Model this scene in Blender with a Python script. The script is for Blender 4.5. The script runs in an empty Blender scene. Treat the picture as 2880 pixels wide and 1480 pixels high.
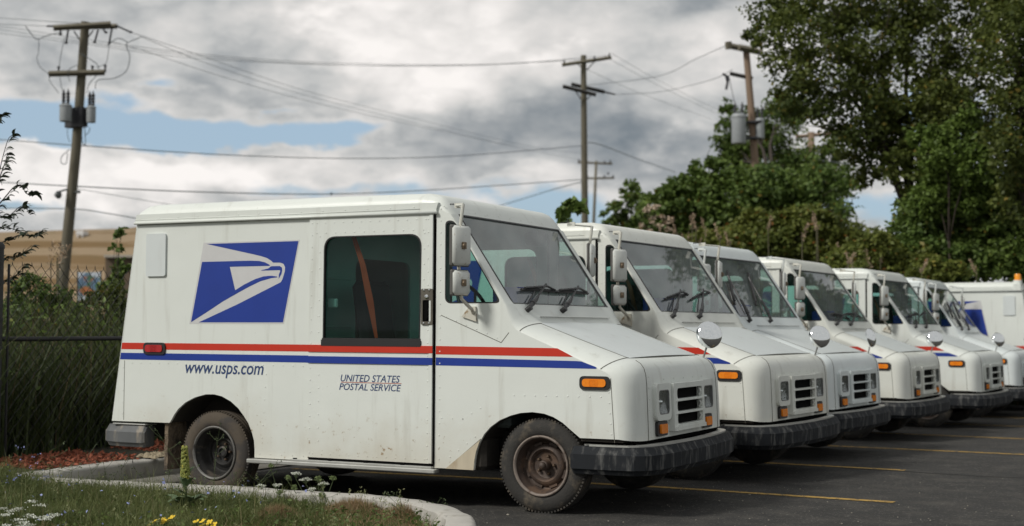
import bpy, math, random
import numpy as np
from mathutils import Vector, Matrix, noise as mnoise
from mathutils.geometry import tessellate_polygon
random.seed(7); rng = np.random.default_rng(7)
PI = math.pi; rad = math.radians
S = bpy.context.scene
COL = S.collection

# ------------------------------------------------------------------ camera
CAM = Vector((4.0657, -8.4586, 1.2575))
CR = Vector((.89217, .45168, .0037)); CU = Vector((.01798, -.04369, .99888)); CF = Vector((-.45134, .89111, .04711))
FPX = 3865.0                                   # focal length in pixels of a 2880 wide frame
cam = bpy.data.cameras.new('camera'); camo = bpy.data.objects.new('camera', cam); COL.objects.link(camo)
m = Matrix.Identity(4)
for i, v in enumerate((CR, CU, -CF)):
    for j in range(3): m[j][i] = v[j]
m.translation = CAM
camo.matrix_world = m
cam.sensor_width = 36; cam.lens = FPX / 2880 * 36; cam.clip_start = .1; cam.clip_end = 2000
cam.dof.use_dof = True; cam.dof.focus_distance = 9.3; cam.dof.aperture_fstop = 2.0
S.camera = camo
S.render.resolution_x = 1024; S.render.resolution_y = 526

def at(u, v, Z):
    """point of the place seen Z metres ahead of the camera in direction (u, v) of a 2880x1480 frame"""
    return CAM + (CR * (u - 1440) - CU * (v - 740)) * (Z / FPX) + CF * Z
def onz(u, v, z):
    d = CR * (u - 1440) - CU * (v - 740) + CF * FPX
    return CAM + d * ((z - CAM.z) / d.z)

# ------------------------------------------------------------------ sun, sky, exposure
SUN_DIR = Vector((-.50, -.84, .0)).normalized() * math.cos(rad(40)) + Vector((0, 0, math.sin(rad(40))))
sl = bpy.data.lights.new('sun', 'SUN'); sl.energy = 2.4; sl.angle = rad(11); sl.color = (1, .965, .90)
so = bpy.data.objects.new('sun', sl); COL.objects.link(so)
so.rotation_euler = SUN_DIR.to_track_quat('Z', 'Y').to_euler(); so.location = (0, 0, 30)
S.view_settings.view_transform = 'Standard'; S.view_settings.look = 'None'; S.view_settings.gamma = 1
S.view_settings.exposure = 0.12
S.view_settings.use_curve_mapping = False

class Nd:
    """tiny expression helper for math nodes"""
    def __init__(s, nt, sock): s.nt = nt; s.k = sock
    def _op(s, op, *a, clamp=False):
        n = s.nt.nodes.new('ShaderNodeMath'); n.operation = op; n.use_clamp = clamp
        for i, x in enumerate((s,) + a):
            if isinstance(x, Nd): s.nt.links.new(x.k, n.inputs[i])
            else: n.inputs[i].default_value = x
        return Nd(s.nt, n.outputs[0])
    def __add__(s, o): return s._op('ADD', o)
    __radd__ = __add__
    def __mul__(s, o): return s._op('MULTIPLY', o)
    __rmul__ = __mul__
    def __sub__(s, o): return s._op('SUBTRACT', o)
    def __truediv__(s, o): return s._op('DIVIDE', o)
    def f(s, op, *a, clamp=False): return s._op(op, *a, clamp=clamp)
    def ss(s, a, b):                      # smoothstep
        n = s.nt.nodes.new('ShaderNodeMapRange'); n.interpolation_type = 'SMOOTHSTEP'
        s.nt.links.new(s.k, n.inputs[0]); n.inputs[1].default_value = a; n.inputs[2].default_value = b
        return Nd(s.nt, n.outputs[0])
def mixc(nt, fac, a, b, mode='MIX'):
    n = nt.nodes.new('ShaderNodeMix'); n.data_type = 'RGBA'; n.blend_type = mode
    for i, x in ((0, fac), (6, a), (7, b)):
        if isinstance(x, Nd): nt.links.new(x.k, n.inputs[i])
        elif isinstance(x, bpy.types.NodeSocket): nt.links.new(x, n.inputs[i])
        elif isinstance(x, (int, float)): n.inputs[i].default_value = x
        else: n.inputs[i].default_value = (*x, 1)
    return n.outputs[2]

w = bpy.data.worlds.new("World"); S.world = w; w.use_nodes = True
nt = w.node_tree
for n in list(nt.nodes): nt.nodes.remove(n)
out = nt.nodes.new('ShaderNodeOutputWorld'); bg = nt.nodes.new('ShaderNodeBackground')
bg.inputs['Strength'].default_value = .12
nt.links.new(bg.outputs[0], out.inputs[0])
sky = nt.nodes.new('ShaderNodeTexSky'); sky.sky_type = 'NISHITA'; sky.sun_disc = False
sky.sun_elevation = rad(40); sky.sun_rotation = math.atan2(SUN_DIR.x, SUN_DIR.y)
sky.dust_density = 2.5; sky.ozone_density = 2.0
tc = nt.nodes.new('ShaderNodeTexCoord'); sx = nt.nodes.new('ShaderNodeSeparateXYZ')
nt.links.new(tc.outputs['Generated'], sx.inputs[0])
dx, dy, dz = (Nd(nt, sx.outputs[i]) for i in range(3))
hf = Vector((CF.x, CF.y)).normalized()
fwd = dx * hf.x + dy * hf.y; rgt = dx * hf.y - dy * hf.x
AZ = rgt.f('ARCTAN2', fwd) * (180 / PI); EL = dz.f('ARCSINE') * (180 / PI)
def vec(x, y, z=0.):
    n = nt.nodes.new('ShaderNodeCombineXYZ')
    for i, v in enumerate((x, y, z)):
        if isinstance(v, Nd): nt.links.new(v.k, n.inputs[i])
        else: n.inputs[i].default_value = v
    return n.outputs[0]
def wnoise(v, scale, detail=6, rough=.55, dist=0., dim='3D', W=0):
    n = nt.nodes.new('ShaderNodeTexNoise'); n.noise_dimensions = '3D'
    n.inputs['Scale'].default_value = scale; n.inputs['Detail'].default_value = detail
    n.inputs['Roughness'].default_value = rough; n.inputs['Distortion'].default_value = dist
    nt.links.new(v, n.inputs['Vector']); return Nd(nt, n.outputs[0])
v0 = vec(AZ, EL * 1.5)
n1 = wnoise(v0, .10, 7, .55) - .5; n2 = wnoise(vec(AZ, EL * 1.5, 9.), .10, 7, .55) - .5
fine = wnoise(vec(AZ, EL * 2.1, 4.), .20, 9, .52) - .5
puff = wnoise(vec(AZ, EL * 1.7, 11.), .55, 9, .55) - .5
streak = wnoise(vec(AZ * .45, EL * 1.9, 2.), .26, 6, .5) - .5
Wa = AZ + n1 * 7. + puff * 2.2; We = EL + n2 * 4.2 + fine * 1.6
bil = (wnoise(vec(AZ + fine * 2., (EL + puff * 1.) * 1.9, 21.), .33, 5, .5) - .5).f('ABSOLUTE')
def A_(u): return math.degrees(math.atan((u - 1440) / FPX))
def E_(v): return math.degrees(math.atan((918 - v) / FPX))
def blob(u, v, ru, rv, amp=1., src=None):
    a0, e0, ra, re = A_(u), E_(v), ru / 67.5, rv / 67.5
    X, Y = src or (Wa, We)
    q = ((X - a0) / ra); r = ((Y - e0) / re)
    g = (q * q + r * r) * -1.
    return g.f('EXPONENT') * amp
def total(lst):
    t = lst[0]
    for x in lst[1:]: t = t + x
    return t
# openings of blue sky between the clouds
gap = total([blob(120, 405, 420, 42, .95), blob(560, 372, 300, 40, .85), blob(890, 385, 170, 36, .62), blob(1020, 560, 420, 36, .50), blob(1390, 510, 140, 34, .42),
             blob(1590, 580, 160, 70, .80), blob(2450, 640, 260, 80, .75), blob(60, 585, 240, 20, .45), blob(440, 262, 120, 24, .50), blob(700, 300, 110, 22, .5), blob(1010, 345, 110, 26, .55), blob(330, 318, 120, 22, .4), blob(2600, 330, 240, 110, .55),
             blob(3300, 500, 500, 150, .6), blob(-700, 420, 500, 70, .7)])
gapn = gap + fine * 1.35 + n1 * .25 + puff * .55
blue = gapn.ss(.30, .62)
# lit tops and grey bases
lit = total([blob(1060, 150, 210, 170, .9), blob(1010, 60, 150, 120, .5), blob(1450, 60, 280, 130, .75), blob(1230, 200, 150, 60, .4), blob(2050, 110, 170, 110, .85), blob(260, 500, 430, 60, 1.15), blob(60, 560, 300, 40, .5), blob(560, 500, 220, 40, .8),
             blob(860, 455, 170, 44, .45), blob(440, 325, 110, 22, .7), blob(1560, 470, 120, 50, .95), blob(2480, 560, 160, 60, .6), blob(720, 30, 200, 80, .25), blob(1330, 565, 140, 36, .6), blob(300, 60, 300, 60, .12)])
drk = total([blob(1780, 350, 260, 80, .95), blob(1420, 285, 250, 42, .75), blob(2010, 6, 180, 34, .9), blob(655, 420, 80, 36, .65), blob(1300, 350, 200, 34, .55), blob(1950, 450, 260, 66, .80), blob(1120, 410, 180, 32, .35), blob(1640, 230, 120, 30, .35)])
rim = gapn.ss(.12, .34) * .20
big = blob(1170, 100, 330, 190).ss(.34, .52) * .16 + blob(230, 520, 460, 75).ss(.34, .55) * .18 + blob(1560, 480, 150, 60).ss(.3, .5) * .15
br = (fine * .95 + puff * .55 + bil * 1.3 + streak * .40 + lit * .50 + rim - drk * .38 + .47 + big)
br = br * .74
crgb = nt.nodes.new('ShaderNodeValToRGB'); nt.links.new(br.k, crgb.inputs[0])
el = crgb.color_ramp.elements
el[0].position = 0.; el[0].color = (.20, .235, .265, 1)
el[1].position = 1.; el[1].color = (.98, .94, .91, 1)
e = el.new(.245); e.color = (.36, .38, .395, 1)
e = el.new(.46); e.color = (.56, .565, .56, 1)
e = el.new(.70); e.color = (.74, .72, .70, 1)
cl = mixc(nt, 1., crgb.outputs[0], (7.6, 7.6, 7.6), 'MULTIPLY')
skyc = mixc(nt, .55, mixc(nt, 1., sky.outputs[0], (.72, .80, .90), 'MULTIPLY'), (3.9, 5.0, 5.9))
skyc = mixc(nt, EL.ss(-1, 4), (4.4, 4.7, 4.9), skyc)
full = mixc(nt, blue, cl, skyc)
nt.links.new(full, bg.inputs['Color'])

# ------------------------------------------------------------------ materials
MATS = {}
def mat(name, col, rough=.6, metal=0., spec=.5, var=.0, vscale=8., bump=0., bscale=60., col2=None, c2scale=3., c2lo=.5, c2hi=.7, coat=0., trans=None, detail=5, bdist=.004, stretch=None, c3=None, c3scale=30, c3lo=.6, c3hi=.7):
    if name in MATS: return MATS[name]
    M = bpy.data.materials.new(name); M.use_nodes = True; t = M.node_tree
    b = t.nodes['Principled BSDF']
    b.inputs['Roughness'].default_value = rough; b.inputs['Metallic'].default_value = metal
    b.inputs['Specular IOR Level'].default_value = spec; b.inputs['Coat Weight'].default_value = coat
    tcn = t.nodes.new('ShaderNodeTexCoord'); src = tcn.outputs['Object']
    if stretch:
        mp = t.nodes.new('ShaderNodeMapping'); mp.inputs['Scale'].default_value = stretch; t.links.new(src, mp.inputs[0]); src = mp.outputs[0]
    def nz(sc, det=detail, r=.6):
        n = t.nodes.new('ShaderNodeTexNoise'); n.inputs['Scale'].default_value = sc; n.inputs['Detail'].default_value = det; n.inputs['Roughness'].default_value = r
        t.links.new(src, n.inputs['Vector']); return Nd(t, n.outputs[0])
    c = col
    if col2 is not None: c = mixc(t, nz(c2scale).ss(c2lo, c2hi), c, col2)
    if c3 is not None: c = mixc(t, nz(c3scale).ss(c3lo, c3hi), c, c3)
    if var:
        k = (nz(vscale) - .5) * (2 * var) + 1.
        cc = t.nodes.new('ShaderNodeCombineColor')
        for i in range(3): t.links.new(k.k, cc.inputs[i])
        c = mixc(t, 1., c, cc.outputs[0], 'MULTIPLY')
    if isinstance(c, bpy.types.NodeSocket): t.links.new(c, b.inputs['Base Color'])
    else: b.inputs['Base Color'].default_value = (*c, 1)
    if bump:
        bn = t.nodes.new('ShaderNodeBump'); bn.inputs['Strength'].default_value = bump; bn.inputs['Distance'].default_value = bdist
        t.links.new(nz(bscale).k, bn.inputs['Height']); t.links.new(bn.outputs[0], b.inputs['Normal'])
    MATS[name] = M; return M

def paint_mat(name, base, dirt=1.):
    """aged white van paint: mottling, road dust low down, faint streaks running down the panels"""
    M = bpy.data.materials.new(name); M.use_nodes = True; t = M.node_tree; b = t.nodes['Principled BSDF']
    b.inputs['Roughness'].default_value = .38; b.inputs['Specular IOR Level'].default_value = .45
    tcn = t.nodes.new('ShaderNodeTexCoord'); sp = t.nodes.new('ShaderNodeSeparateXYZ'); t.links.new(tcn.outputs['Object'], sp.inputs[0])
    z = Nd(t, sp.outputs[2])
    oi = t.nodes.new('ShaderNodeObjectInfo')
    def nz(sc, stretch=(1, 1, 1), det=6, r=.6):
        mp = t.nodes.new('ShaderNodeMapping'); mp.inputs['Scale'].default_value = stretch; t.links.new(tcn.outputs['Object'], mp.inputs[0])
        n = t.nodes.new('ShaderNodeTexNoise'); n.inputs['Scale'].default_value = sc; n.inputs['Detail'].default_value = det; n.inputs['Roughness'].default_value = r
        t.links.new(mp.outputs[0], n.inputs['Vector']); return Nd(t, n.outputs[0])
    low = (z * -1. + 1.05) + (nz(2.2) - .5) * .9
    dust = low.ss(.30, 1.0) * (.34 * dirt)
    spots = nz(22., det=4).ss(.61, .70) * low.ss(.3, .8) * (.7 * dirt)
    strk = nz(9., (1, 1, .10)).ss(.54, .76) * (.20 * dirt)
    mott = nz(1.3).ss(.3, .7) * .14
    speck = nz(55., det=3).ss(.69, .74) * .45
    c = mixc(t, mott, base, tuple(x * .80 for x in base))
    c = mixc(t, strk, c, (.30, .28, .22)); c = mixc(t, dust, c, (.42, .35, .24)); c = mixc(t, spots, c, (.30, .22, .13)); c = mixc(t, speck, c, (.33, .30, .25))
    t.links.new(c, b.inputs['Base Color'])
    rr = nz(3.) * .25 + .27; t.links.new(rr.k, b.inputs['Roughness'])
    bn = t.nodes.new('ShaderNodeBump'); bn.inputs['Strength'].default_value = .35; bn.inputs['Distance'].default_value = .03
    t.links.new((nz(1.6, det=2)).k, bn.inputs['Height']); t.links.new(bn.outputs[0], b.inputs['Normal'])
    MATS[name] = M; return M
PAINT = paint_mat('van_paint', (.70, .73, .69), 1.45)
PAINT_B = paint_mat('van_paint_yellowed', (.70, .715, .66), 1.5)
PAINT_C = paint_mat('van_paint_cool', (.69, .74, .735), .8)
HOODP = paint_mat('hood_paint', (.62, .66, .655))
def glass_mat(name, tint, painted_haze, painted_haze_col, rough=.02, refl=1.6):
    M = bpy.data.materials.new(name); M.use_nodes = True; t = M.node_tree
    for n in list(t.nodes): t.nodes.remove(n)
    o = t.nodes.new('ShaderNodeOutputMaterial'); tr = t.nodes.new('ShaderNodeBsdfTransparent'); tr.inputs[0].default_value = (*tint, 1)
    df = t.nodes.new('ShaderNodeBsdfDiffuse'); df.inputs[0].default_value = (*painted_haze_col, 1)
    gl = t.nodes.new('ShaderNodeBsdfGlossy'); gl.inputs['Roughness'].default_value = rough
    fr = t.nodes.new('ShaderNodeFresnel'); fr.inputs[0].default_value = 1.52
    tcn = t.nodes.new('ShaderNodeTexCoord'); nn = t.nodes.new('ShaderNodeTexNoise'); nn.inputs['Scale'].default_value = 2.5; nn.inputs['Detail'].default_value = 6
    t.links.new(tcn.outputs['Object'], nn.inputs[0]); hz = Nd(t, nn.outputs[0]) * (2 * painted_haze)
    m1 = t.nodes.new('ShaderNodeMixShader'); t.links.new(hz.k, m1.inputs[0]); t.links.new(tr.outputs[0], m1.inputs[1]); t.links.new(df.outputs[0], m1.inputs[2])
    m2 = t.nodes.new('ShaderNodeMixShader'); fk = Nd(t, fr.outputs[0]) * refl
    t.links.new(fk.f('MINIMUM', 1.).k, m2.inputs[0]); t.links.new(m1.outputs[0], m2.inputs[1]); t.links.new(gl.outputs[0], m2.inputs[2])
    t.links.new(m2.outputs[0], o.inputs[0]); MATS[name] = M; return M
WGLASS = glass_mat('windshield_glass', (.82, .92, .89), .31, (.43, .48, .47), refl=1.4)  # pale diffuse haze painted into the glass for the bright sky it would reflect
SGLASS = glass_mat('tinted_glass', (.50, .74, .70), .008, (.3, .35, .34), refl=.6)
LGLASS = glass_mat('lamp_glass', (.95, .97, .97), .05, (.85, .88, .9), .05, refl=.8)
RUB = mat('bumper_rubber', (.014, .016, .019), .8, spec=.25, var=.35, vscale=5, bump=.5, bscale=45, col2=(.12, .12, .115), c2scale=18, c2lo=.50, c2hi=.75, stretch=(1, 1, .22))
RUBR = mat('bumper_rubber_grey', (.10, .105, .108), .65, var=.35, vscale=5, bump=.4, bscale=45, col2=(.24, .21, .17), c2scale=9, c2lo=.52, c2hi=.66, stretch=(1, 1, .25))
TYRE = mat('tyre_rubber', (.030, .028, .025), .85, var=.3, vscale=14, bump=.7, bscale=90, col2=(.11, .09, .065), c2scale=7, c2lo=.48, c2hi=.72, bdist=.006)
TYRED = mat('tyre_rubber_dusty', (.085, .068, .050), .9, var=.35, vscale=10, bump=.5, bscale=80, col2=(.045, .04, .036), c2scale=5, c2lo=.45, c2hi=.6)
RUST = mat('rusty_steel', (.070, .050, .040), .6, metal=.25, var=.4, vscale=20, bump=.4, bscale=70, col2=(.115, .075, .052), c2scale=9, c2lo=.5, c2hi=.62, c3=(.30, .27, .24), c3scale=45, c3lo=.68, c3hi=.72)
LIPF = mat('rim_lip_dusty', (.20, .165, .14), .6, metal=.2, var=.4, vscale=30, col2=(.09, .06, .045), c2scale=18)
LIPR = mat('rim_lip_grey', (.15, .145, .135), .5, metal=.3, var=.4, vscale=30, col2=(.05, .045, .04), c2scale=14)
DSTEEL = mat('black_steel_rim', (.035, .034, .033), .5, metal=.4, var=.4, vscale=15, bump=.3, bscale=60, col2=(.10, .085, .07), c2scale=11, c2lo=.55, c2hi=.66)
BLK = mat('black_plastic', (.018, .018, .019), .45, var=.2)
UNDER = mat('underbody', (.014, .013, .012), .9, var=.3)
WELL = mat('wheel_well', (.030, .026, .021), .95, var=.5, vscale=9, bump=.5)
MUD = mat('mud_flap', (.17, .13, .09), .95, var=.45, vscale=16, bump=1., bscale=28, bdist=.03, col2=(.05, .04, .032), c2scale=9)
AL = mat('aluminium_trim', (.52, .52, .49), .38, metal=.6, var=.2, vscale=12)
CHR = mat('chrome', (.86, .88, .88), .06, metal=1.)
GREYM = mat('handle_plate', (.115, .105, .085), .5, metal=.3, var=.25)
RED = mat('red_decal', (.52, .028, .010), .42, var=.16, vscale=3)
BLUE = mat('blue_decal', (.010, .038, .27), .4, var=.18, vscale=3)
DBLUE = mat('blue_print', (.022, .05, .15), .5)
REDP = mat('red_print', (.40, .06, .03), .5)
LOGOW = mat('logo_film', (.56, .56, .56), .4, var=.08)
AMB = mat('amber_lens', (.86, .24, .010), .25, var=.25, vscale=60, coat=.5)
REDL = mat('red_lens', (.42, .02, .022), .25, var=.3, vscale=50, coat=.5)
SEAM = mat('panel_gap', (.11, .105, .085), .8)
DARK = mat('dark_gap', (.004, .004, .004), 1., spec=.1)
MINT = mat('cab_mint_paint', (.13, .42, .36), .6, var=.1)
MINTL = mat('cab_light_paint', (.42, .70, .62), .6, var=.08)
SEATB = mat('seat_blue', (.02, .035, .22), .8)
STRAP = mat('orange_strap', (.70, .09, .03), .8, var=.2)

# ------------------------------------------------------------------ mesh helpers
def newobj(name, me, parent=None, m=None, smooth=False, auto=None):
    if m is not None:
        if isinstance(m, (list, tuple)):
            for q in m: me.materials.append(q)
        else: me.materials.append(m)
    if smooth: me.polygons.foreach_set('use_smooth', [True] * len(me.polygons))
    if auto: me.set_sharp_from_angle(angle=rad(auto))
    o = bpy.data.objects.new(name, me); COL.objects.link(o); o.parent = parent
    return o
class MB:
    def __init__(s): s.v = []; s.f = []; s.mi = []
    def each(s, name, m, parent=None, **kw):
        """one object for every separate piece"""
        par = list(range(len(s.v)))
        def fd(i):
            while par[i] != i: par[i] = par[par[i]]; i = par[i]
            return i
        for q in s.f:
            r = fd(q[0])
            for i in q[1:]: par[fd(i)] = r
        grp = {}
        for q in s.f: grp.setdefault(fd(q[0]), []).append(q)
        for fs in grp.values():
            ids = sorted({i for q in fs for i in q}); mp = {i: k for k, i in enumerate(ids)}
            MB().add([s.v[i] for i in ids], [tuple(mp[i] for i in q) for q in fs]).build(name, m, parent, **kw)
    def add(s, vs, fs, mi=0):
        o = len(s.v); s.v += [tuple(x) for x in vs]; s.f += [tuple(i + o for i in q) for q in fs]; s.mi += [mi] * len(fs); return s
    def box(s, a, b, mi=0, M=None):
        x0, y0, z0 = a; x1, y1, z1 = b
        vs = [Vector(p) for p in ((x0, y0, z0), (x1, y0, z0), (x1, y1, z0), (x0, y1, z0), (x0, y0, z1), (x1, y0, z1), (x1, y1, z1), (x0, y1, z1))]
        if M: vs = [M @ p for p in vs]
        return s.add(vs, [(0, 3, 2, 1), (4, 5, 6, 7), (0, 1, 5, 4), (1, 2, 6, 5), (2, 3, 7, 6), (3, 0, 4, 7)], mi)
    def rbox(s, a, b, r, mi=0, M=None):          # box with 45 degree bevels on all edges
        c = [(p + q) / 2 for p, q in zip(a, b)]; h = [abs(q - p) / 2 for p, q in zip(a, b)]
        r = min(r, *[k * .98 for k in h]); vs = []; idx = {}
        for sx_ in (-1, 1):
            for sy_ in (-1, 1):
                for sz_ in (-1, 1):
                    sg = (sx_, sy_, sz_)
                    for ax in range(3):
                        p = [c[i] + sg[i] * (h[i] - (0 if i == ax else r)) for i in range(3)]
                        idx[sg, ax] = len(vs); vs.append(Vector(p) if not M else M @ Vector(p))
        fs = []
        for ax in range(3):
            o = [i for i in range(3) if i != ax]
            for sg in (-1, 1):
                q = []
                for a_, b_ in ((-1, -1), (1, -1), (1, 1), (-1, 1)):
                    t = [0, 0, 0]; t[ax] = sg; t[o[0]] = a_; t[o[1]] = b_; q.append(idx[tuple(t), ax])
                fs.append(tuple(q if (sg > 0) == (ax != 1) else q[::-1]))
            for a_ in (-1, 1):
                for b_ in (-1, 1):
                    t0 = [0, 0, 0]; t0[ax] = -1; t0[o[0]] = a_; t0[o[1]] = b_; t1 = list(t0); t1[ax] = 1
                    t0, t1 = tuple(t0), tuple(t1)
                    fs.append((idx[t0, o[0]], idx[t1, o[0]], idx[t1, o[1]], idx[t0, o[1]]))
        for sx_ in (-1, 1):
            for sy_ in (-1, 1):
                for sz_ in (-1, 1): fs.append(tuple(idx[(sx_, sy_, sz_), ax] for ax in range(3)))
        return s.add(vs, fs, mi)
    def tube(s, pts, r, n=6, mi=0, cap=True, r2=None):
        pts = [Vector(p) for p in pts]; L = len(pts); vs = []; fs = []; up = None
        for i, p in enumerate(pts):
            t = (pts[min(i + 1, L - 1)] - pts[max(i - 1, 0)])
            t = t.normalized() if t.length > 1e-9 else Vector((0, 0, 1))
            if up is None: up = Vector((0, 0, 1)) if abs(t.z) < .9 else Vector((1, 0, 0))
            sd = t.cross(up).normalized(); up = sd.cross(t).normalized()
            rr = r if r2 is None else r + (r2 - r) * i / max(L - 1, 1)
            for k in range(n):
                a = 2 * PI * k / n; vs.append(p + (sd * math.cos(a) + up * math.sin(a)) * rr)
        for i in range(L - 1):
            for k in range(n):
                a, b = i * n + k, i * n + (k + 1) % n; fs.append((a, b, b + n, a + n))
        if cap: fs += [tuple(range(n))[::-1], tuple(range((L - 1) * n, L * n))]
        return s.add(vs, fs, mi)
    def lathe(s, prof, c, axis='y', n=40, mi=0, close=False):
        """prof: list of (radius, offset along the axis)"""
        vs = []; fs = []; L = len(prof)
        for i, (r, h) in enumerate(prof):
            for k in range(n):
                a = 2 * PI * k / n; p, q = r * math.cos(a), r * math.sin(a)
                vs.append({'y': (c[0] + p, c[1] + h, c[2] + q), 'z': (c[0] + p, c[1] + q, c[2] + h), 'x': (c[0] + h, c[1] + p, c[2] + q)}[axis])
        for i in range(L - 1 + (1 if close else 0)):
            j = (i + 1) % L
            for k in range(n):
                a, b = i * n + k, i * n + (k + 1) % n; c_, d = j * n + (k + 1) % n, j * n + k
                fs.append((a, b, c_, d))
        return s.add(vs, fs, mi)
    def plate(s, outer, holes, f, t0, t1, mi=0):
        """flat sheet with holes; f(p, q, t) maps plan point and depth to 3-D"""
        polys = [[Vector((p[0], p[1], 0)) for p in outer]] + [[Vector((p[0], p[1], 0)) for p in h] for h in holes]
        flat = [p for q in polys for p in q]; n = len(flat)
        tri = tessellate_polygon(polys)
        vs = [f(p.x, p.y, t0) for p in flat] + [f(p.x, p.y, t1) for p in flat]
        fs = [tuple(t) for t in tri] + [tuple(i + n for i in t[::-1]) for t in tri]; o = 0
        for q in polys:
            k = len(q)
            for i in range(k): a, b = o + i, o + (i + 1) % k; fs.append((a, b, b + n, a + n))
            o += k
        return s.add(vs, fs, mi)
    def sheet(s, outer, holes, f, t):
        polys = [[Vector((p[0], p[1], 0)) for p in outer]] + [[Vector((p[0], p[1], 0)) for p in h] for h in holes]
        flat = [p for q in polys for p in q]; tri = tessellate_polygon(polys)
        vs = [Vector(f(p.x, p.y, t)) for p in flat]; out_ = Vector(f(0, 0, t + 1)) - Vector(f(0, 0, t)); fs = []
        for q in tri:
            nn = (vs[q[1]] - vs[q[0]]).cross(vs[q[2]] - vs[q[0]]); fs.append(tuple(q) if nn.dot(out_) > 0 else tuple(q[::-1]))
        return s.add(vs, fs)
    def build(s, name, m, parent=None, smooth=False, auto=None, recalc=True):
        me = bpy.data.meshes.new(name); me.from_pydata(s.v, [], s.f)
        if isinstance(m, (list, tuple)): me.polygons.foreach_set('material_index', s.mi)
        if recalc:
            import bmesh
            b = bmesh.new(); b.from_mesh(me); bmesh.ops.recalc_face_normals(b, faces=b.faces); b.to_mesh(me); b.free()
        me.update()
        return newobj(name, me, parent, m, smooth, auto)
def sideR(x, z, t): return (x, -t, z)          # t outward of the right side panel
Wd = 1.9
def sideL(x, z, t): return (x, Wd + t, z)
def rpoly(pts, n=5):
    """pts: (x, y, r) -> polygon with rounded corners"""
    out = []; L = len(pts)
    for i, (x, y, r) in enumerate(pts):
        p = Vector((x, y)); a = Vector(pts[i - 1][:2]) - p; b = Vector(pts[(i + 1) % L][:2]) - p
        if r <= 0: out.append((x, y)); continue
        d = min(r, a.length * .49, b.length * .49); p0 = p + a.normalized() * d; p1 = p + b.normalized() * d
        for k in range(n + 1):
            t = k / n; q = p0 * (1 - t) ** 2 + p * 2 * t * (1 - t) + p1 * t * t; out.append((q.x, q.y))
    return out
def rrect(x0, z0, x1, z1, r, n=5): return rpoly([(x0, z0, r), (x1, z0, r), (x1, z1, r), (x0, z1, r)], n)
def empty(name, loc=(0, 0, 0), rz=0., parent=None):
    o = bpy.data.objects.new(name, None); COL.objects.link(o); o.location = loc; o.rotation_euler = (0, 0, rz); o.parent = parent; o.empty_display_size = .2; return o
def tag(o, label=None, cat=None, group=None, kind=None):
    if label: o['label'] = label
    if cat: o['category'] = cat
    if group: o['group'] = group
    if kind: o['kind'] = kind
    return o
def copy_tree(o, parent=None):
    c = o.copy(); COL.objects.link(c); c.parent = parent
    for ch in list(o.children): copy_tree(ch, c)
    return c
def text_mesh(txt, width, height, shear, bold=0.):
    cu = bpy.data.curves.new('t', 'FONT'); cu.body = txt; cu.shear = shear; cu.offset = bold; cu.size = 1; cu.resolution_u = 4
    o = bpy.data.objects.new('t', cu); COL.objects.link(o); bpy.context.view_layer.update()
    me = bpy.data.meshes.new_from_object(o.evaluated_get(bpy.context.evaluated_depsgraph_get()))
    bpy.data.objects.remove(o)
    co = [v.co.copy() for v in me.vertices]; x0 = min(c.x for c in co); x1 = max(c.x for c in co); y1 = max(c.y for c in co)
    for v in me.vertices: v.co.x = (v.co.x - x0) / (x1 - x0) * width; v.co.y = v.co.y / y1 * height
    return me
def ground(x, y): return .014 * min(x, 0) - .009 * min(max(y, 0), 30)

# ------------------------------------------------------------------ ground, lot, kerbs
def smooth_path(P, n=6):
    out = []
    for i in range(len(P) - 1):
        p0, p1, p2, p3 = (Vector(P[max(i - 1, 0)]), Vector(P[i]), Vector(P[i + 1]), Vector(P[min(i + 2, len(P) - 1)]))
        for k in range(n):
            t = k / n
            out.append(.5 * ((2 * p1) + (p2 - p0) * t + (2 * p0 - 5 * p1 + 4 * p2 - p3) * t * t + (3 * p1 - p0 - 3 * p2 + p3) * t ** 3))
    out.append(Vector(P[-1])); return out
g = MB()
R0 = 700
g.add([(-R0, -R0, -.6), (R0, -R0, -.6), (R0, R0, -.6), (-R0, R0, -.6)], [(0, 1, 2, 3)])
tag(g.build('ground', mat('field_ground', (.07, .075, .035), .95, var=.4, vscale=.2, bump=.5, bscale=3, bdist=.1)), kind='structure')
xs = [-5.0, -3, -2, -1, 0, 4, 10, 20, 45]; ys = [-25, -12, -6, -3, 0, 3, 6, 10, 15, 20, 26, 30]
vs = [(x, y, ground(x, y)) for y in ys for x in xs]; nx = len(xs)
fs = [(j * nx + i, j * nx + i + 1, (j + 1) * nx + i + 1, (j + 1) * nx + i) for j in range(len(ys) - 1) for i in range(nx - 1)]
ASPH = mat('asphalt', (.037, .036, .034), .88, var=.30, vscale=5, bump=.9, bscale=130, bdist=.008, col2=(.062, .058, .052), c2scale=3.2, c2lo=.42, c2hi=.70, c3=(.17, .16, .14), c3scale=48, c3lo=.57, c3hi=.68, detail=8, spec=.3)
tag(MB().add(vs, fs).build('parking_lot', ASPH), kind='structure')
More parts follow.
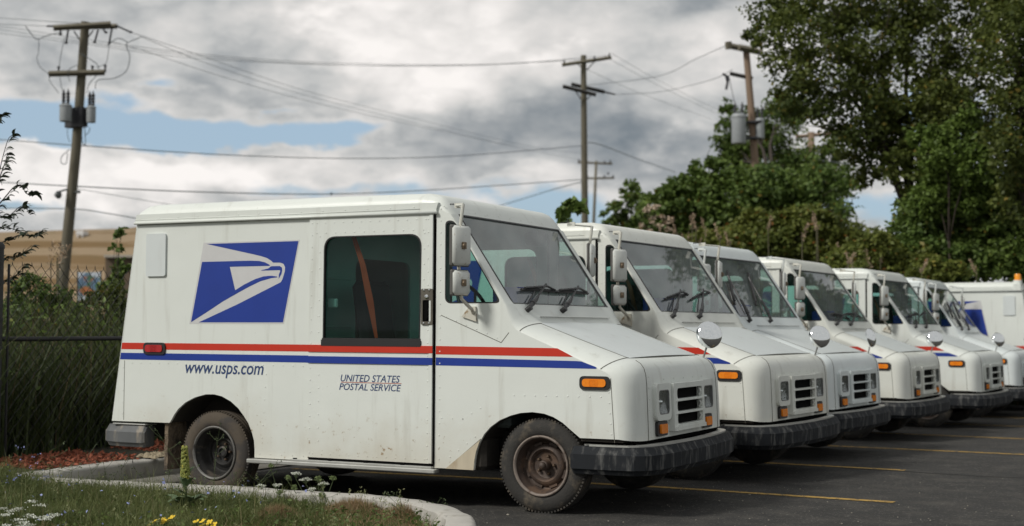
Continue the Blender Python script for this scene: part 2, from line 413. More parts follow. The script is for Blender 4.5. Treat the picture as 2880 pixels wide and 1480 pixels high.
# long cracks and gravel crumbs
CRK = mat('crack_filler', (.012, .012, .012), .9)
def strip(path, wdt, zoff, name, m, kind='structure'):
    b = MB(); vs = []; fs = []
    for i, p in enumerate(path):
        p = Vector((p[0], p[1])); q = Vector((path[min(i + 1, len(path) - 1)][0], path[min(i + 1, len(path) - 1)][1])) - Vector((path[max(i - 1, 0)][0], path[max(i - 1, 0)][1]))
        q.normalize(); nn = Vector((-q.y, q.x)) * wdt / 2
        for s_ in (1, -1):
            r = p + nn * s_; vs.append((r.x, r.y, ground(r.x, r.y) + zoff))
    for i in range(len(path) - 1): fs.append((2 * i, 2 * i + 1, 2 * i + 3, 2 * i + 2))
    return tag(b.add(vs, fs).build(name, m), kind=kind)
YEL = mat('yellow_line_paint', (.42, .26, .055), .75, var=.3, vscale=6, c3=(.05, .045, .04), c3scale=22, c3lo=.52, c3hi=.62, bump=.4, bscale=120)
for (x0, y0, x1, y1) in ((-3.6, 2.17, 1.98, 1.90), (-3.6, 4.78, 1.55, 4.52), (-3.4, 7.25, 3.2, 6.98), (-3.2, 9.9, 4.2, 9.35), (-3.0, 12.4, 4.6, 12.05), (-2.9, 14.7, 5, 14.3)):
    strip([(x0 + (x1 - x0) * k / 12 + 0, y0 + (y1 - y0) * k / 12) for k in range(13)], .095, .004, 'parking_line', YEL)
pth = [(1.0 + k * .42, 4.42 - k * .02 + .06 * math.sin(k * 1.7)) for k in range(22)]
strip(pth, .03, .005, 'asphalt_crack', CRK)
pth = [(-1 + k * .5, -1.62 + k * .012 + .03 * math.sin(k * 2.1)) for k in range(18)]
strip(pth, .014, .005, 'asphalt_crack', CRK)
gr = MB()
for k in range(240):
    x, y = random.uniform(-1, 5), random.gauss(.8, 2.0)
    s_ = random.uniform(.002, .006) * (1.9 if random.random() < .05 else 1)
    c = Vector((x, y, ground(x, y) + s_ * .5)); gr.rbox(c - Vector((s_, s_ * .8, s_ * .6)), c + Vector((s_, s_ * .8, s_ * .6)), s_ * .5, M=None)
tag(gr.build('gravel', mat('pale_gravel', (.27, .25, .21), .9, var=.5, vscale=3)), kind='stuff')

CONC = mat('kerb_concrete', (.42, .405, .37), .85, var=.3, vscale=4, bump=.5, bscale=70, col2=(.25, .235, .20), c2scale=6, c2lo=.5, c2hi=.75, c3=(.16, .15, .12), c3scale=50, c3lo=.68, c3hi=.76)
def kerb(path, name, w=.17, h=.115, flip=1):
    b = MB(); L = len(path); prof = [(-.012, -.05), (0, h - .03), (.012, h - .008), (.035, h), (w - .02, h + .004), (w, h - .01), (w + .005, -.05)]
    vs = []; fs = []; n = len(prof)
    for i, p in enumerate(path):
        t = (Vector(path[min(i + 1, L - 1)]) - Vector(path[max(i - 1, 0)])).normalized(); nn = Vector((t.y, -t.x)) * flip
        for (d, z) in prof:
            q = Vector(p) + nn * (d + .012 * mnoise.noise(Vector((p[0] * 5, p[1] * 5, d * 9)))); vs.append((q.x, q.y, ground(q.x, q.y) * .4 + z + (.007 * mnoise.noise(Vector((p[0] * 6, p[1] * 6, d * 12))) if z > 0 else 0)))
    for i in range(L - 1):
        for k in range(n - 1): a = i * n + k; fs.append((a, a + 1, a + n + 1, a + n))
    o = tag(b.add(vs, fs).build(name, CONC, smooth=True, auto=50), kind='structure')
    acc = 0.
    for i in range(1, L - 1):
        acc += (Vector(path[i]) - Vector(path[i - 1])).length
        if acc > 1.15:
            acc = 0.; t = (Vector(path[i + 1]) - Vector(path[i - 1])).normalized(); nn = Vector((t.y, -t.x)) * flip; j = MB()
            for d0, d1, z0, z1 in ((-.004, .012, .0, h - .006), (.012, w, h - .006, h + .006)):
                p0, p1_ = Vector(path[i]) + nn * d0, Vector(path[i]) + nn * d1; e = t * .004
                j.add([(p0.x - e.x, p0.y - e.y, z0), (p0.x + e.x, p0.y + e.y, z0), (p1_.x + e.x, p1_.y + e.y, z1), (p1_.x - e.x, p1_.y - e.y, z1)], [(0, 1, 2, 3)])
            j.build('kerb_joint', CRK, o)
    return o
near_p = smooth_path([(-4.15, -.2), (-4.22, -.42), (-4.0, -.54), (-3.6, -.50), (-3.0, -.46), (-2.2, -.38), (-1.6, -.37), (-1.1, -.38), (-.72, -.47), (-.36, -.65), (-.05, -.92), (.17, -1.22), (.33, -1.6), (.40, -2.2), (.42, -3.5), (.42, -8), (.42, -12)], 6)
rear_p = smooth_path([(-4.05, 30), (-4.10, 20), (-4.15, 10), (-4.2, 4), (-4.22, 1.2), (-4.25, .2), (-4.15, -.2)], 6)
kerb(near_p, 'kerb', w=.185); kerb(rear_p, 'kerb', w=.17)
# concrete gutter pan along the kerb where the rear wheels stand
GUT = mat('gutter_concrete', (.20, .19, .165), .9, var=.3, vscale=5, bump=.4, bscale=60, col2=(.12, .11, .09), c2scale=2.2)
MB().add([(-4.24, -.46, .002 - .05), (-2.35, -.40, -.028), (-2.6, .25, -.030), (-3.3, .55, -.04), (-3.8, 1.2, -.05), (-3.85, 30, -.32), (-4.2, 30, -.32), (-4.24, 1.2, -.055)], [(0, 1, 2, 3, 4, 5, 6, 7)]).build('gutter_pan', GUT)['kind'] = 'structure'
# planted bed inside the kerb
inner = []
for i, p in enumerate(near_p):
    t = (near_p[min(i + 1, len(near_p) - 1)] - near_p[max(i - 1, 0)]).normalized(); inner.append(p + Vector((t.y, -t.x)) * .19)
def inbed(x, y):
    """inside the bed (towards the viewer from the near kerb)"""
    c = False; P = bedpoly; j = len(P) - 1
    for i in range(len(P)):
        if (P[i][1] > y) != (P[j][1] > y) and x < (P[j][0] - P[i][0]) * (y - P[i][1]) / (P[j][1] - P[i][1]) + P[i][0]: c = not c
        j = i
    return c
bedpoly = [(p.x, p.y) for p in inner[8:]] + [(-30, -12), (-30, -.9), (-4.3, -.70)]
SOIL = mat('bed_soil', (.075, .07, .03), .95, var=.4, vscale=6, bump=1., bscale=18, bdist=.03, col2=(.17, .13, .07), c2scale=3, c2lo=.45, c2hi=.6)
def bedz(x, y):
    t = min(1, max(0, (-x - 3.0) / 1.3)); return .000 + .09 * t * t * (3 - 2 * t) + .02 * mnoise.noise(Vector((x * 2, y * 2, 0)))
gx = [-30, -22, -16, -12, -9, -7] + [-6 + .1 * k for k in range(66)]; gy = [-12, -9, -7, -6, -5.2] + [-4.6 + .1 * k for k in range(43)]
ins = {(i, j): inbed(x, y) for i, x in enumerate(gx) for j, y in enumerate(gy)}; vid = {}; vs = []; fs = []
for i in range(len(gx) - 1):
    for j in range(len(gy) - 1):
        cs = [(i, j), (i + 1, j), (i + 1, j + 1), (i, j + 1)]
        if any(ins[c] for c in cs):
            for c in cs:
                if c not in vid: vid[c] = len(vs); vs.append((gx[c[0]], gy[c[1]], bedz(gx[c[0]], gy[c[1]])))
            fs.append(tuple(vid[c] for c in cs))
tag(MB().add(vs, fs).build('grass_bed', SOIL, smooth=True), kind='structure')
# raised strip behind the lot: mulch, soil
SOIL2 = mat('bank_soil', (.035, .032, .018), .95, var=.5, vscale=2, bump=1., bscale=10, bdist=.04)
b = MB(); b.plate([(-4.36, .1), (-4.36, 30), (-60, 60), (-60, -30), (-30, -.9), (-4.4, -.72)], [], lambda x, y, t: (x, y, .09 + t), -.2, 0.)
tag(b.build('bank', SOIL2), kind='structure')

# ------------------------------------------------------------------ the mail van (x forward from the front axle, near side y=0, z up)
def loft(b, st, full=True, y0=0., nc=7, mi=0):
    """st: (Cx, Cz, Sx, Sz, r): C profile of the flat middle, S profile on the side plane, r corner radius"""
    vs = []; fs = []
    for (cx, cz, sx_, sz_, r) in st:
        row = []
        for k in range(nc + 1):
            t = PI / 2 * k / nc
            row.append((sx_ + (cx - sx_) * math.sin(t), y0 + r * (1 - math.cos(t)), sz_ + (cz - sz_) * math.sin(t)))
        far = [(x, Wd - y, z) for (x, y, z) in row[::-1]]
        if full:
            mid = [(cx, r + y0 + (Wd - 2 * r - 2 * y0) * q, cz) for q in (.25, .5, .75)]; vs.append(row + mid + far)
        else: vs.append((row, far))
    def skin(rows):
        n = len(rows[0]); v = [p for r in rows for p in r]
        f = [(i * n + k, i * n + k + 1, (i + 1) * n + k + 1, (i + 1) * n + k) for i in range(len(rows) - 1) for k in range(n - 1)]
        b.add(v, f, mi)
    if full: skin(vs)
    else: skin([r[0] for r in vs]); skin([r[1] for r in vs])
NOSE = [(.700, .505, .575, .522, .23), (.697, .62, .570, .62, .23), (.692, .75, .560, .75, .23), (.685, .88, .548, .87, .235), (.676, .945, .536, .912, .24), (.660, .985, .520, .935, .25),
        (.632, 1.018, .500, .952, .26), (.592, 1.040, .475, .966, .27), (.535, 1.056, .440, .981, .28)]
HOOD = [(.535, 1.056, .440, .981, .28), (.32, 1.130, .24, 1.066, .28), (.10, 1.208, .05, 1.146, .28), (-.12, 1.288, -.16, 1.232, .28)]
COWL = [(-.12, 1.288, -.16, 1.232, .28), (-.15, 1.310, -.19, 1.25, .24), (-.19, 1.350, -.225, 1.29, .17), (-.255, 1.425, -.268, 1.412, .10)]
def lerp(a, b_, t): return tuple(p + (q - p) * t for p, q in zip(a, b_))
WB = (-.265, 1.430); WT = (-.700, 2.064)
PIL = [(-.255, 1.425, -.268, 1.412, .10)] + [(*lerp(WB, WT, t), lerp(WB, WT, t)[0] - .008, lerp(WB, WT, t)[1] - .005, .10) for t in (.04, .25, .5, .75, 1.)]
BROW = [(-.700, 2.064, -.722, 2.050, .10), (-.735, 2.115, -.755, 2.08, .10), (-.765, 2.158, -.79, 2.10, .10), (-.80, 2.190, -.82, 2.115, .10), (-.85, 2.212, -.87, 2.125, .10), (-.93, 2.224, -.95, 2.13, .10)]
ROOF = [(-.93, 2.224, -.95, 2.13, .10), (-1.6, 2.232, -1.6, 2.13, .10), (-3.44, 2.236, -3.44, 2.13, .10), (-3.52, 2.226, -3.52, 2.13, .10), (-3.585, 2.195, -3.57, 2.125, .10), (-3.622, 2.150, -3.60, 2.11, .10), (-3.632, 2.085, -3.61, 2.085, .10)]
ARCHF = [(-.508, .27), (-.503, .33), (-.490, .40), (-.466, .46), (-.43, .52), (-.38, .572), (-.31, .62), (-.225, .655), (-.15, .675), (-.06, .684), (.03, .676), (.10, .655), (.169, .619), (.236, .567), (.297, .522)]
ARCHR = [(-3.23, .502), (-3.215, .52), (-3.182, .57), (-3.14, .617), (-3.072, .667), (-2.98, .708), (-2.874, .734), (-2.79, .736), (-2.717, .723), (-2.63, .686), (-2.561, .638), (-2.505, .58), (-2.46, .525), (-2.425, .455), (-2.405, .394), (-2.399, .33), (-2.399, .268)]
DX0, DX1, DZ0, DZ1 = -1.905, -.838, .297, 2.065                      # sliding door
def spath(L): return [(q[2], q[3]) for q in L]
def smoothpoly(P): return P
SIDE_FRONT = [(DX1 + .010, .268), (-.603, .27)] + ARCHF + spath(NOSE)[0:] + spath(HOOD)[1:] + spath(COWL)[1:] + spath(PIL)[1:] + spath(BROW)[1:4]
SIDE_REAR = [(-3.82, .498)] + ARCHR + [(DX0, .268), (DX0, 2.13), (-3.57, 2.125), (-3.590, 2.08)]
QW = rpoly([(-.747, 1.43, .05), (-.302, 1.43, .05), (-.678, 2.012, .05), (-.747, 2.012, .05)], 6)
SWIN = rpoly([(-1.776, 1.133, .012), (-.944, 1.133, .012), (-.936, 1.926, .10), (-1.772, 1.926, .10)], 7)
E1 = [(-2.884, 1.901), (-2.014, 1.902), (-2.148, 1.292), (-2.952, 1.291), (-2.574, 1.431), (-2.172, 1.595), (-2.158, 1.615), (-2.136, 1.676), (-2.134, 1.708), (-2.149, 1.733), (-2.179, 1.743), (-2.246, 1.744), (-2.264, 1.759), (-2.305, 1.781), (-2.365, 1.797), (-2.426, 1.81)]
E2 = [(-2.927, 1.762), (-2.466, 1.763), (-2.375, 1.759), (-2.324, 1.748), (-2.284, 1.731), (-2.274, 1.72), (-2.656, 1.719), (-2.601, 1.538), (-2.515, 1.581), (-2.413, 1.621), (-2.333, 1.641), (-2.263, 1.645), (-2.208, 1.638), (-2.205, 1.632), (-2.262, 1.627), (-2.363, 1.604), (-2.463, 1.566), (-2.565, 1.522), (-2.719, 1.452), (-2.874, 1.37), (-3.027, 1.292)]
E3 = [(-2.264, 1.717), (-2.184, 1.717), (-2.164, 1.705), (-2.161, 1.684), (-2.168, 1.656), (-2.192, 1.622), (-2.191, 1.652), (-2.178, 1.681), (-2.185, 1.686), (-2.354, 1.685), (-2.356, 1.689), (-2.324, 1.694), (-2.288, 1.701)]
DP = .014                                                            # the door stands this far proud

def make_wheel(parent, x, z, y, side, tm, rm, deep, steer=0.):
    """side: -1 near, +1 far; y: outer face of the tyre"""
    e = empty('wheel', (x, y, z), steer, parent); s_ = side
    R = .322; T = .20
    prof = [(.205, -.012), (.215, -.002), (.235, .004), (.262, .005), (.286, -.002), (.300, -.010), (.312, -.022), (.319, -.034)]
    tw = [(.3225, -.040), (.3225, -.062), (.314, -.064), (.314, -.070), (.3225, -.072), (.3225, -.096), (.314, -.098), (.314, -.104), (.3225, -.106), (.3225, -.130), (.314, -.132), (.314, -.138), (.3225, -.140), (.3225, -.160)]
    back = [(.319, -.166), (.305, -.185), (.27, -.20), (.21, -.195), (.19, -.18)]
    b = MB(); b.lathe([(r, h * s_) for r, h in prof + tw + back], (0, 0, 0), 'y', 64)
    for k in range(80):                                             # shoulder lugs
        a = 2 * PI * k / 80; M = Matrix.Rotation(a, 4, 'Y') @ Matrix.Translation((0, 0, .3185))
        yy = (-.048, -.020) ; yy = sorted(v * s_ for v in yy)
        b.box((-.0065, yy[0], -.008), (.0065, yy[1], .0050), M=M)
    ty = b.build('tyre', tm, e, auto=35, smooth=True)
    q = lambda pr: [(r, h * s_) for r, h in pr]
    rim = MB(); rim.lathe(q([(.200, -.012), (.206, .000), (.203, .008), (.196, .006), (.190, -.006), (.186, -.030), (.176, -.040), (.172, -.075), (.165, -.090)] +
                            ([(.150, -.098), (.142, -.080), (.128, -.066), (.112, -.062), (.098, -.074), (.090, -.090), (.070, -.096), (.040, -.096)] if deep < .08 else
                             [(.160, -.125), (.150, -.135), (.120, -.125), (.112, -.110), (.100, -.105), (.088, -.118), (.080, -.130), (.040, -.132)]) + [(.001, -.10 if deep < .08 else -.135)]), (0, 0, 0), 'y', 48)
    for k in range(8 if deep < .08 else 0):                         # pressed ribs and vent slots round the dish
        a = 2 * PI * (k + .5) / 8; M = Matrix.Rotation(a, 4, 'Y')
        rim.box((-.030, min(-.093 * s_, -.080 * s_), .140), (.030, max(-.093 * s_, -.080 * s_), .158), M=M)
    rim.build('rim', rm, e, smooth=True, auto=40)
    lp = MB(); lp.lathe(q([(.207, -.010), (.209, .004), (.204, .0105), (.195, .009), (.188, -.004)]), (0, 0, 0), 'y', 48); lp.build('rim_lip', LIPF if deep < .08 else LIPR, e, smooth=True)
    hb = MB(); d = -.09 if deep < .08 else -.128
    if deep < .08: hb.lathe(q([(.036, d), (.036, d + .05), (.031, d + .058), (.026, d + .060), (.024, d + .076), (.016, d + .084), (.001, d + .086)]), (0, 0, 0), 'y', 24)
    else: hb.lathe(q([(.045, d), (.043, d + .03), (.030, d + .034), (.028, d + .02), (.001, d + .018)]), (0, 0, 0), 'y', 24)
    hb.build('hub', rm, e, smooth=True, auto=40)
    ln = MB()
    for k in range(5):
        a = 2 * PI * k / 5 + .3; c = (.062 * math.sin(a), 0, .062 * math.cos(a))
        ln.lathe(q([(.011, d), (.011, d + .018), (.007, d + .024), (.001, d + .025)]), c, 'y', 6)
    ln.build('lug_nuts', mat('lug_steel', (.13, .09, .06), .5, metal=.5, var=.3), e)['kind'] = 'stuff'
    return e

def build_van(name='mail_van'):
    V = empty(name)
    # --- shell
    b = MB(); loft(b, NOSE + HOOD[1:] + COWL[1:]); loft(b, PIL, full=False); loft(b, BROW)
    for f in (sideR, sideL):
        # the nose lofts already own the edge, the flat panel butts against them
        b.plate(SIDE_FRONT, [QW], f, 0, -.022)
    # sill of the windscreen opening, rain gutter between cowl and glass
    b.plate([(.10, 0), (1.8, 0), (1.8, .02), (.10, .02)], [], lambda y, q, t: (-.262 + t, y, 1.412 + q), 0, -.02)
    body = b.build('front_body', PAINT, V, smooth=True, auto=32)
    b = MB()
    for f in (sideR, sideL): b.plate(SIDE_REAR, [], f, 0, -.022)
    for f in (sideR, sideL): b.plate([(DX0 - .01, 2.03), (-.815, 2.03), (-.815, 2.125), (DX0 - .01, 2.125)], [], f, -.003, -.022)
    # rear wall with rounded vertical corners
    rw = [(-3.845, .498, -3.82, .498, .07), (-3.73, 1.3, -3.706, 1.3, .07), (-3.615, 2.08, -3.592, 2.08, .07)]
    loft(b, rw)
    b.build('cargo_body', PAINT, V, smooth=True, auto=32)
    b = MB(); loft(b, ROOF)
    for (f, sg) in ((sideR, -1), (sideL, 1)):
        b.plate([(-3.60, 2.088), (-.815, 2.082), (-.815, 2.100), (-.80, 2.145), (-3.585, 2.152)], [], f, .017, -.01)
    b.build('roof', PAINT, V, smooth=True, auto=32)
    for sg in (-1, 1):
        b = MB(); y = -.022 if sg < 0 else Wd + .022
        b.tube([(-3.602, y, 2.082), (-.808, y, 2.074)], .011, 8)
        b.tube([(-3.60, y + .006 * -sg, 2.107), (-.95, y + .006 * -sg, 2.103)], .004, 6)
        b.build('drip_rail', PAINT, V, smooth=True)
    # rear roof cap seam, vent plate, panels
    b = MB()
    def sstrip(x0, z0, x1, z1, wd=.0035, out=.0012, fs_=(sideR, sideL)):
        d = Vector((x1 - x0, z1 - z0)).normalized(); n_ = Vector((-d.y, d.x)) * wd
        for f in fs_: b.plate([(x0 + n_.x, z0 + n_.y), (x1 + n_.x, z1 + n_.y), (x1 - n_.x, z1 - n_.y), (x0 - n_.x, z0 - n_.y)], [], f, out, -.002)
    sstrip(-3.70, .51, -3.70, .985, .0022)
    sstrip(-.78, 1.345, -.30, 1.155, .0022)
    for i in range(len(spath(NOSE)) - 1): pass
    # fender seam (side part), hood front seam, nose corner seam
    sstrip(-.30, 1.155, -.24, 1.225, .0022)
    sstrip(.547, .50, .519, .925, .0022)
    sstrip(DX0 - .004, .29, DX0 - .004, 2.075, .0028)
    sstrip(-.60, .37, -.455, .485, .003); sstrip(-.70, .292, -.60, .37, .003)
    sstrip(-3.58, 2.07, -1.95, 2.072, .004, .0005)
    b.each('panel_seam', SEAM, V)
    b = MB(); b.box((DX1 + .001, -.012, DZ0 - .01), (DX1 + .010, .02, DZ1 + .01)); b.box((DX1 + .001, Wd - .02, DZ0 - .01), (DX1 + .010, Wd + .012, DZ1 + .01)); b.each('door_gap', DARK, V)
    # --- hood lid
    b = MB(); rows = []
    for (cx, cz) in [(.545, 1.0525), (.32, 1.1305), (.10, 1.2085), (-.12, 1.2885)]:
        rows.append([(cx + .0016, y, cz + .0045 + crown) for y, crown in ((.262, -.003), (.30, 0), (.62, .004), (.95, .006), (1.28, .004), (1.60, 0), (1.638, -.003))])
    n = 7; vv = [p for r in rows for p in r]; b.add(vv, [(i * n + k, i * n + k + 1, (i + 1) * n + k + 1, (i + 1) * n + k) for i in range(3) for k in range(6)])
    hood = b.build('hood', HOODP, V, smooth=True)
    b = MB()
    b.tube([(.552, .262, 1.0475), (.552, .95, 1.056), (.552, 1.638, 1.0475)], .0035, 4)
    b.tube([(.552, .260, 1.0475), (.10, .260, 1.206), (-.12, .260, 1.286)], .0030, 4); b.tube([(.552, 1.640, 1.0475), (-.12, 1.640, 1.286)], .0030, 4)
    # curved seams running down the fender at the hood hinge and at the nose
    for (st, r_) in ((HOOD[-1], 0), (NOSE[-1], 0)):
        cx, cz, sx_, sz_, r = st
        for far in (0, 1):
            pts = []
            for k in range(9):
                t = PI / 2 * (1 - k / 8 * .97); p = (sx_ + (cx - sx_) * math.sin(t), r * (1 - math.cos(t)), sz_ + (cz - sz_) * math.sin(t))
                pts.append((p[0] + .001, Wd - p[1] if far else p[1] - .0005, p[2] + .001))
            b.tube(pts, .0028, 4)
    for far in (0, 1):
        pts = []
        for (cx, cz, sx_, sz_, r) in NOSE[:-1]:
            t = PI / 2 * .98; y = r * (1 - math.cos(t)); pts.append((sx_ + (cx - sx_) * math.sin(t) + .0012, Wd - y if far else y, sz_ + (cz - sz_) * math.sin(t)))
        b.tube(pts, .0022, 4)
    b.build('hood_seams', SEAM, V)
    # --- sliding doors, windows, handles
    for f, sg, yy in ((sideR, -1, 0.), (sideL, 1, Wd)):
        b = MB(); outer = [(DX0, DZ0), (DX1, DZ0), (DX1, DZ1), (DX0, DZ1)]
        b.plate(outer, [SWIN], f, DP, -.018)
        d = b.build('sliding_door', PAINT, V, auto=30)
        b = MB(); b.plate([(DX1 - .030, DZ0 + .003), (DX1 - .003, DZ0 + .003), (DX1 - .003, DZ1 - .003), (DX1 - .030, DZ1 - .003)], [], f, DP + .006, DP)
        b.build('door_edge_moulding', PAINT, d)
        b = MB(); b.sheet([(p[0] * .9985 - .002, p[1]) for p in SWIN], [], f, -.004); b.build('window', SGLASS, d, recalc=False)
        big = SWIN; b = MB()
        cxm, czm = -1.357, 1.53
        inn = [((x - cxm) * .982 + cxm, (z - czm) * .982 + czm) for x, z in SWIN]
        b.plate([((x - cxm) * 1.004 + cxm, (z - czm) * 1.004 + czm) for x, z in SWIN], [inn], f, DP + .002, -.010)
        b.plate([(-1.787, 1.120), (-.934, 1.120), (-.934, 1.165), (-1.787, 1.165)], [], f, DP + .010, -.006)
        b.plate([(-1.783, 1.165), (-.938, 1.165), (-.938, 1.178), (-1.783, 1.178)], [], f, DP + .004, -.006)
        b.build('window_seal', BLK, d)
        b = MB(); b.plate(rrect(-.932, 1.276, -.836, 1.533, .014), [rrect(-.918, 1.300, -.852, 1.452, .008)], f, DP + .010, DP); hd = b.build('handle', GREYM, d)
        b = MB(); b.plate(rrect(-.918, 1.300, -.852, 1.452, .008), [], f, DP + .001, DP - .001); b.plate(rrect(-.896, 1.318, -.874, 1.432, .008), [], f, DP + .016, DP + .001); b.build('grip', DARK, hd)
        b = MB()
        for (x, z) in ((-.908, 1.522), (-.864, 1.522), (-.908, 1.287), (-.864, 1.287)): b.lathe([(.008, 0), (.007, .004), (.001, .006)], (0, 0, 0), 'z', 8); k = len(b.v) - 24; b.v[k:] = [f(x + p[0], z + p[1], DP + .010 + p[2]) for p in b.v[k:]]
        b.lathe([(.017, 0), (.015, .006), (.007, .008), (.006, .004), (.001, .004)], (0, 0, 0), 'z', 16); k = len(b.v) - 80; b.v[k:] = [f(-.884 + p[0], 1.476 + p[1], DP + .010 + p[2]) for p in b.v[k:]]
        b.each('bolt', CHR, hd)
        # quarter window
        b = MB(); b.sheet(QW, [], f, -.006); q = b.build('quarter_window', SGLASS, V, recalc=False)
        cqx, cqz = -.60, 1.66; inn = [((x - cqx) * .955 + cqx, (z - cqz) * .97 + cqz) for x, z in QW]
        b = MB(); b.plate([((x - cqx) * 1.012 + cqx, (z - cqz) * 1.008 + cqz) for x, z in QW], [inn], f, .0015, -.004); b.build('window_seal', BLK, q)
        # vent plate high on the rear panel, sill step, bottom rail
        b = MB(); b.plate(rrect(-3.482, 1.655, -3.284, 1.995, .022), [], f, .016, 0); b.build('vent_cover', HOODP, V)
        b = MB(); ya, yb = (-.050, .03) if sg < 0 else (Wd - .03, Wd + .050)
        b.rbox((-2.44, ya, .231), (-.80, yb, .262), .006); b.rbox((-2.05, ya + (.012 if sg < 0 else .03), .262), (-.83, yb - (.03 if sg < 0 else .012), .278), .003)
        b.build('sill_step', AL, V)
        b = MB()
        for k in range(4): b.box((-2.02 + k * .31, min(-.034 * 1, -.03) if sg < 0 else Wd + .03, .279), (-1.99 + k * .31, -.022 if sg < 0 else Wd + .034, .2865))
        b.box((-1.9, -.008 if sg < 0 else Wd, .279), (-.85, 0. if sg < 0 else Wd + .008, .296)); b.build('door_track', DARK, V)
        # dusty triangular patch behind the front arch
        b = MB(); b.plate([(-.735, .268), (-.512, .268), (-.506, .33), (-.492, .40), (-.460, .478), (-.60, .372)], [], f, .004, -.001)
        b.build('rocker_patch', mat('dirty_paint', (.50, .44, .33), .7, var=.2, vscale=12, col2=(.36, .28, .18), c2scale=8, stretch=(1, 1, .4)), V)
    # --- livery
    for f, sg in ((sideR, -1), (sideL, 1)):
        o2 = .0022
        b = MB(); quad = [(-3.045, 1.280), (-2.140, 1.280), (-2.004, 1.912), (-2.914, 1.912)]
        b.plate(quad, [], f, .0012, 0); lg = b.build('eagle_emblem', LOGOW, V)
        b = MB()
        for P in (E1, E2, E3): b.plate(P, [], f, o2, .0012)
        b.build('emblem_print', BLUE, lg)
        st = MB(); o_ = .0012
        def zx(z): return -3.82 + (z - .498) / (2.08 - .498) * .23
        st.plate([(zx(1.074), 1.075), (DX0 - .008, 1.075), (DX0 - .008, 1.127), (zx(1.127), 1.127)], [], f, o_, 0)
        st.plate([(DX0, 1.075), (DX1, 1.075), (DX1, 1.127), (DX0, 1.127)], [], f, DP + o_ + .0065, DP)
        st.plate([(DX1 + .018, 1.068), (.245, 1.064), (.205, 1.084), (.128, 1.120), (.10, 1.121), (DX1 + .018, 1.127)], [], f, o_, 0)
        st.build('red_stripe', RED, V)
        st = MB()
        st.plate([(zx(.993), .993), (DX0 - .008, .993), (DX0 - .008, 1.046), (zx(1.046), 1.046)], [], f, o_, 0)
        st.plate([(DX0, .992), (DX1, .992), (DX1, 1.043), (DX0, 1.043)], [], f, DP + o_ + .0065, DP)
        st.plate([(DX1 + .018, .990), (.412, .986), (.420, .993), (.408, 1.000), (.305, 1.034), (.27, 1.036), (DX1 + .018, 1.046)], [], f, o_, 0)
        st.build('blue_stripe', BLUE, V)
        def put(me, x, z, out, mname, nm):
            for v in me.vertices:
                p = v.co.copy(); v.co = Vector(f(x + p.x, z + p.y, out)) if sg < 0 else Vector(f(x - p.x, z + p.y, out))
            o = newobj(nm, me, V, mname); return o
        if sg < 0:
            put(text_mesh('www.usps.com', .755, .066, .22, .010), -3.078, .896, .0015, DBLUE, 'web_address')
            put(text_mesh('UNITED STATES', .508, .050, .24, .006), -1.615, .862, DP + .0015, DBLUE, 'lettering')
            put(text_mesh('POSTAL SERVICE', .530, .048, .24, .006), -1.627, .800, DP + .0015, DBLUE, 'lettering')
            b = MB(); b.plate([(-1.612, .8535), (-1.095, .8535), (-1.095, .8575), (-1.612, .8575)], [], f, DP + .0015, DP); b.build('lettering_rule', REDP, V)
        else:
            put(text_mesh('www.usps.com', .755, .066, .22, .010), -2.32, .896, .0015, DBLUE, 'web_address')
            put(text_mesh('UNITED STATES', .508, .050, .24, .006), -1.11, .862, DP + .0015, DBLUE, 'lettering')
            put(text_mesh('POSTAL SERVICE', .530, .048, .24, .006), -1.10, .800, DP + .0015, DBLUE, 'lettering')
        # marker lamps
        for (x0, x1, z0, z1, lm, nm) in ((-3.499, -3.277, 1.036, 1.130, REDL, 'rear_marker_lamp'), (.296, .515, .846, .937, AMB, 'side_marker_lamp')):
            b = MB(); b.plate(rrect(x0, z0, x1, z1, .034, 6), [], f, .012, 0); lo = b.build(nm, BLK, V)
            b = MB(); b.plate(rrect(x0 + .022, z0 + .020, x1 - .026, z1 - .018, .026, 6), [], f, .019, .010)
            for k in range(9): b.plate([(x0 + .075 + k * .0075, z0 + .022), (x0 + .078 + k * .0075, z0 + .022), (x0 + .078 + k * .0075, z1 - .020), (x0 + .075 + k * .0075, z1 - .020)], [], f, .0205, .018)
            b.build('lens', lm, lo)
    # --- windscreen
    dx_, dz_ = WT[0] - WB[0], WT[1] - WB[1]; nrm = Vector((dz_, -dx_)).normalized()      # outward normal (x, z)
    def ws(y, t, out): return (WB[0] + dx_ * t + nrm.x * out, y, WB[1] + dz_ * t + nrm.y * out)
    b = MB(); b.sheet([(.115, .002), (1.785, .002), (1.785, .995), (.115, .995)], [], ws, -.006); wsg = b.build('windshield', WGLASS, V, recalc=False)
    b = MB(); b.plate([(.104, -.006), (1.796, -.006), (1.796, 1.004), (.104, 1.004)], [[(.116, .004), (1.784, .004), (1.784, .988), (.116, .988)]], ws, .003, -.012); b.build('windshield_seal', BLK, wsg)
    # cowl louvres
    b = MB()
    for k in range(26): b.rbox((-.185, .36 + k * .048, 1.3475), (-.155, .385 + k * .048, 1.3505), .001, M=Matrix.Translation((.006, 0, -.012)))
    b.build('cowl_louvres', mat('louvre_grey', (.30, .30, .28), .6), V)
    # --- wipers: a knuckle, an arm, a thin link and a blade each
    for y0 in (.225, .812):
        wp = empty('wiper', (-.205, y0, 1.372), 0, V)
        def q(y, up, out): return Vector((WB[0] + dx_ * up + nrm.x * out, y0 + y, WB[1] + dz_ * up + nrm.y * out)) - Vector((-.205, y0, 1.372))
        b = MB(); b.tube([q(0, -.09, .01), q(0, -.09, .055)], .020, 10); b.tube([q(0, -.09, .040), q(.07, -.045, .050)], .016, 6)
        b.tube([q(.07, -.045, .050), q(.16, -.005, .050), q(.25, .045, .044)], .020, 6, r2=.012); b.tube([q(.25, .045, .044), q(.565, .215, .030)], .009, 5)
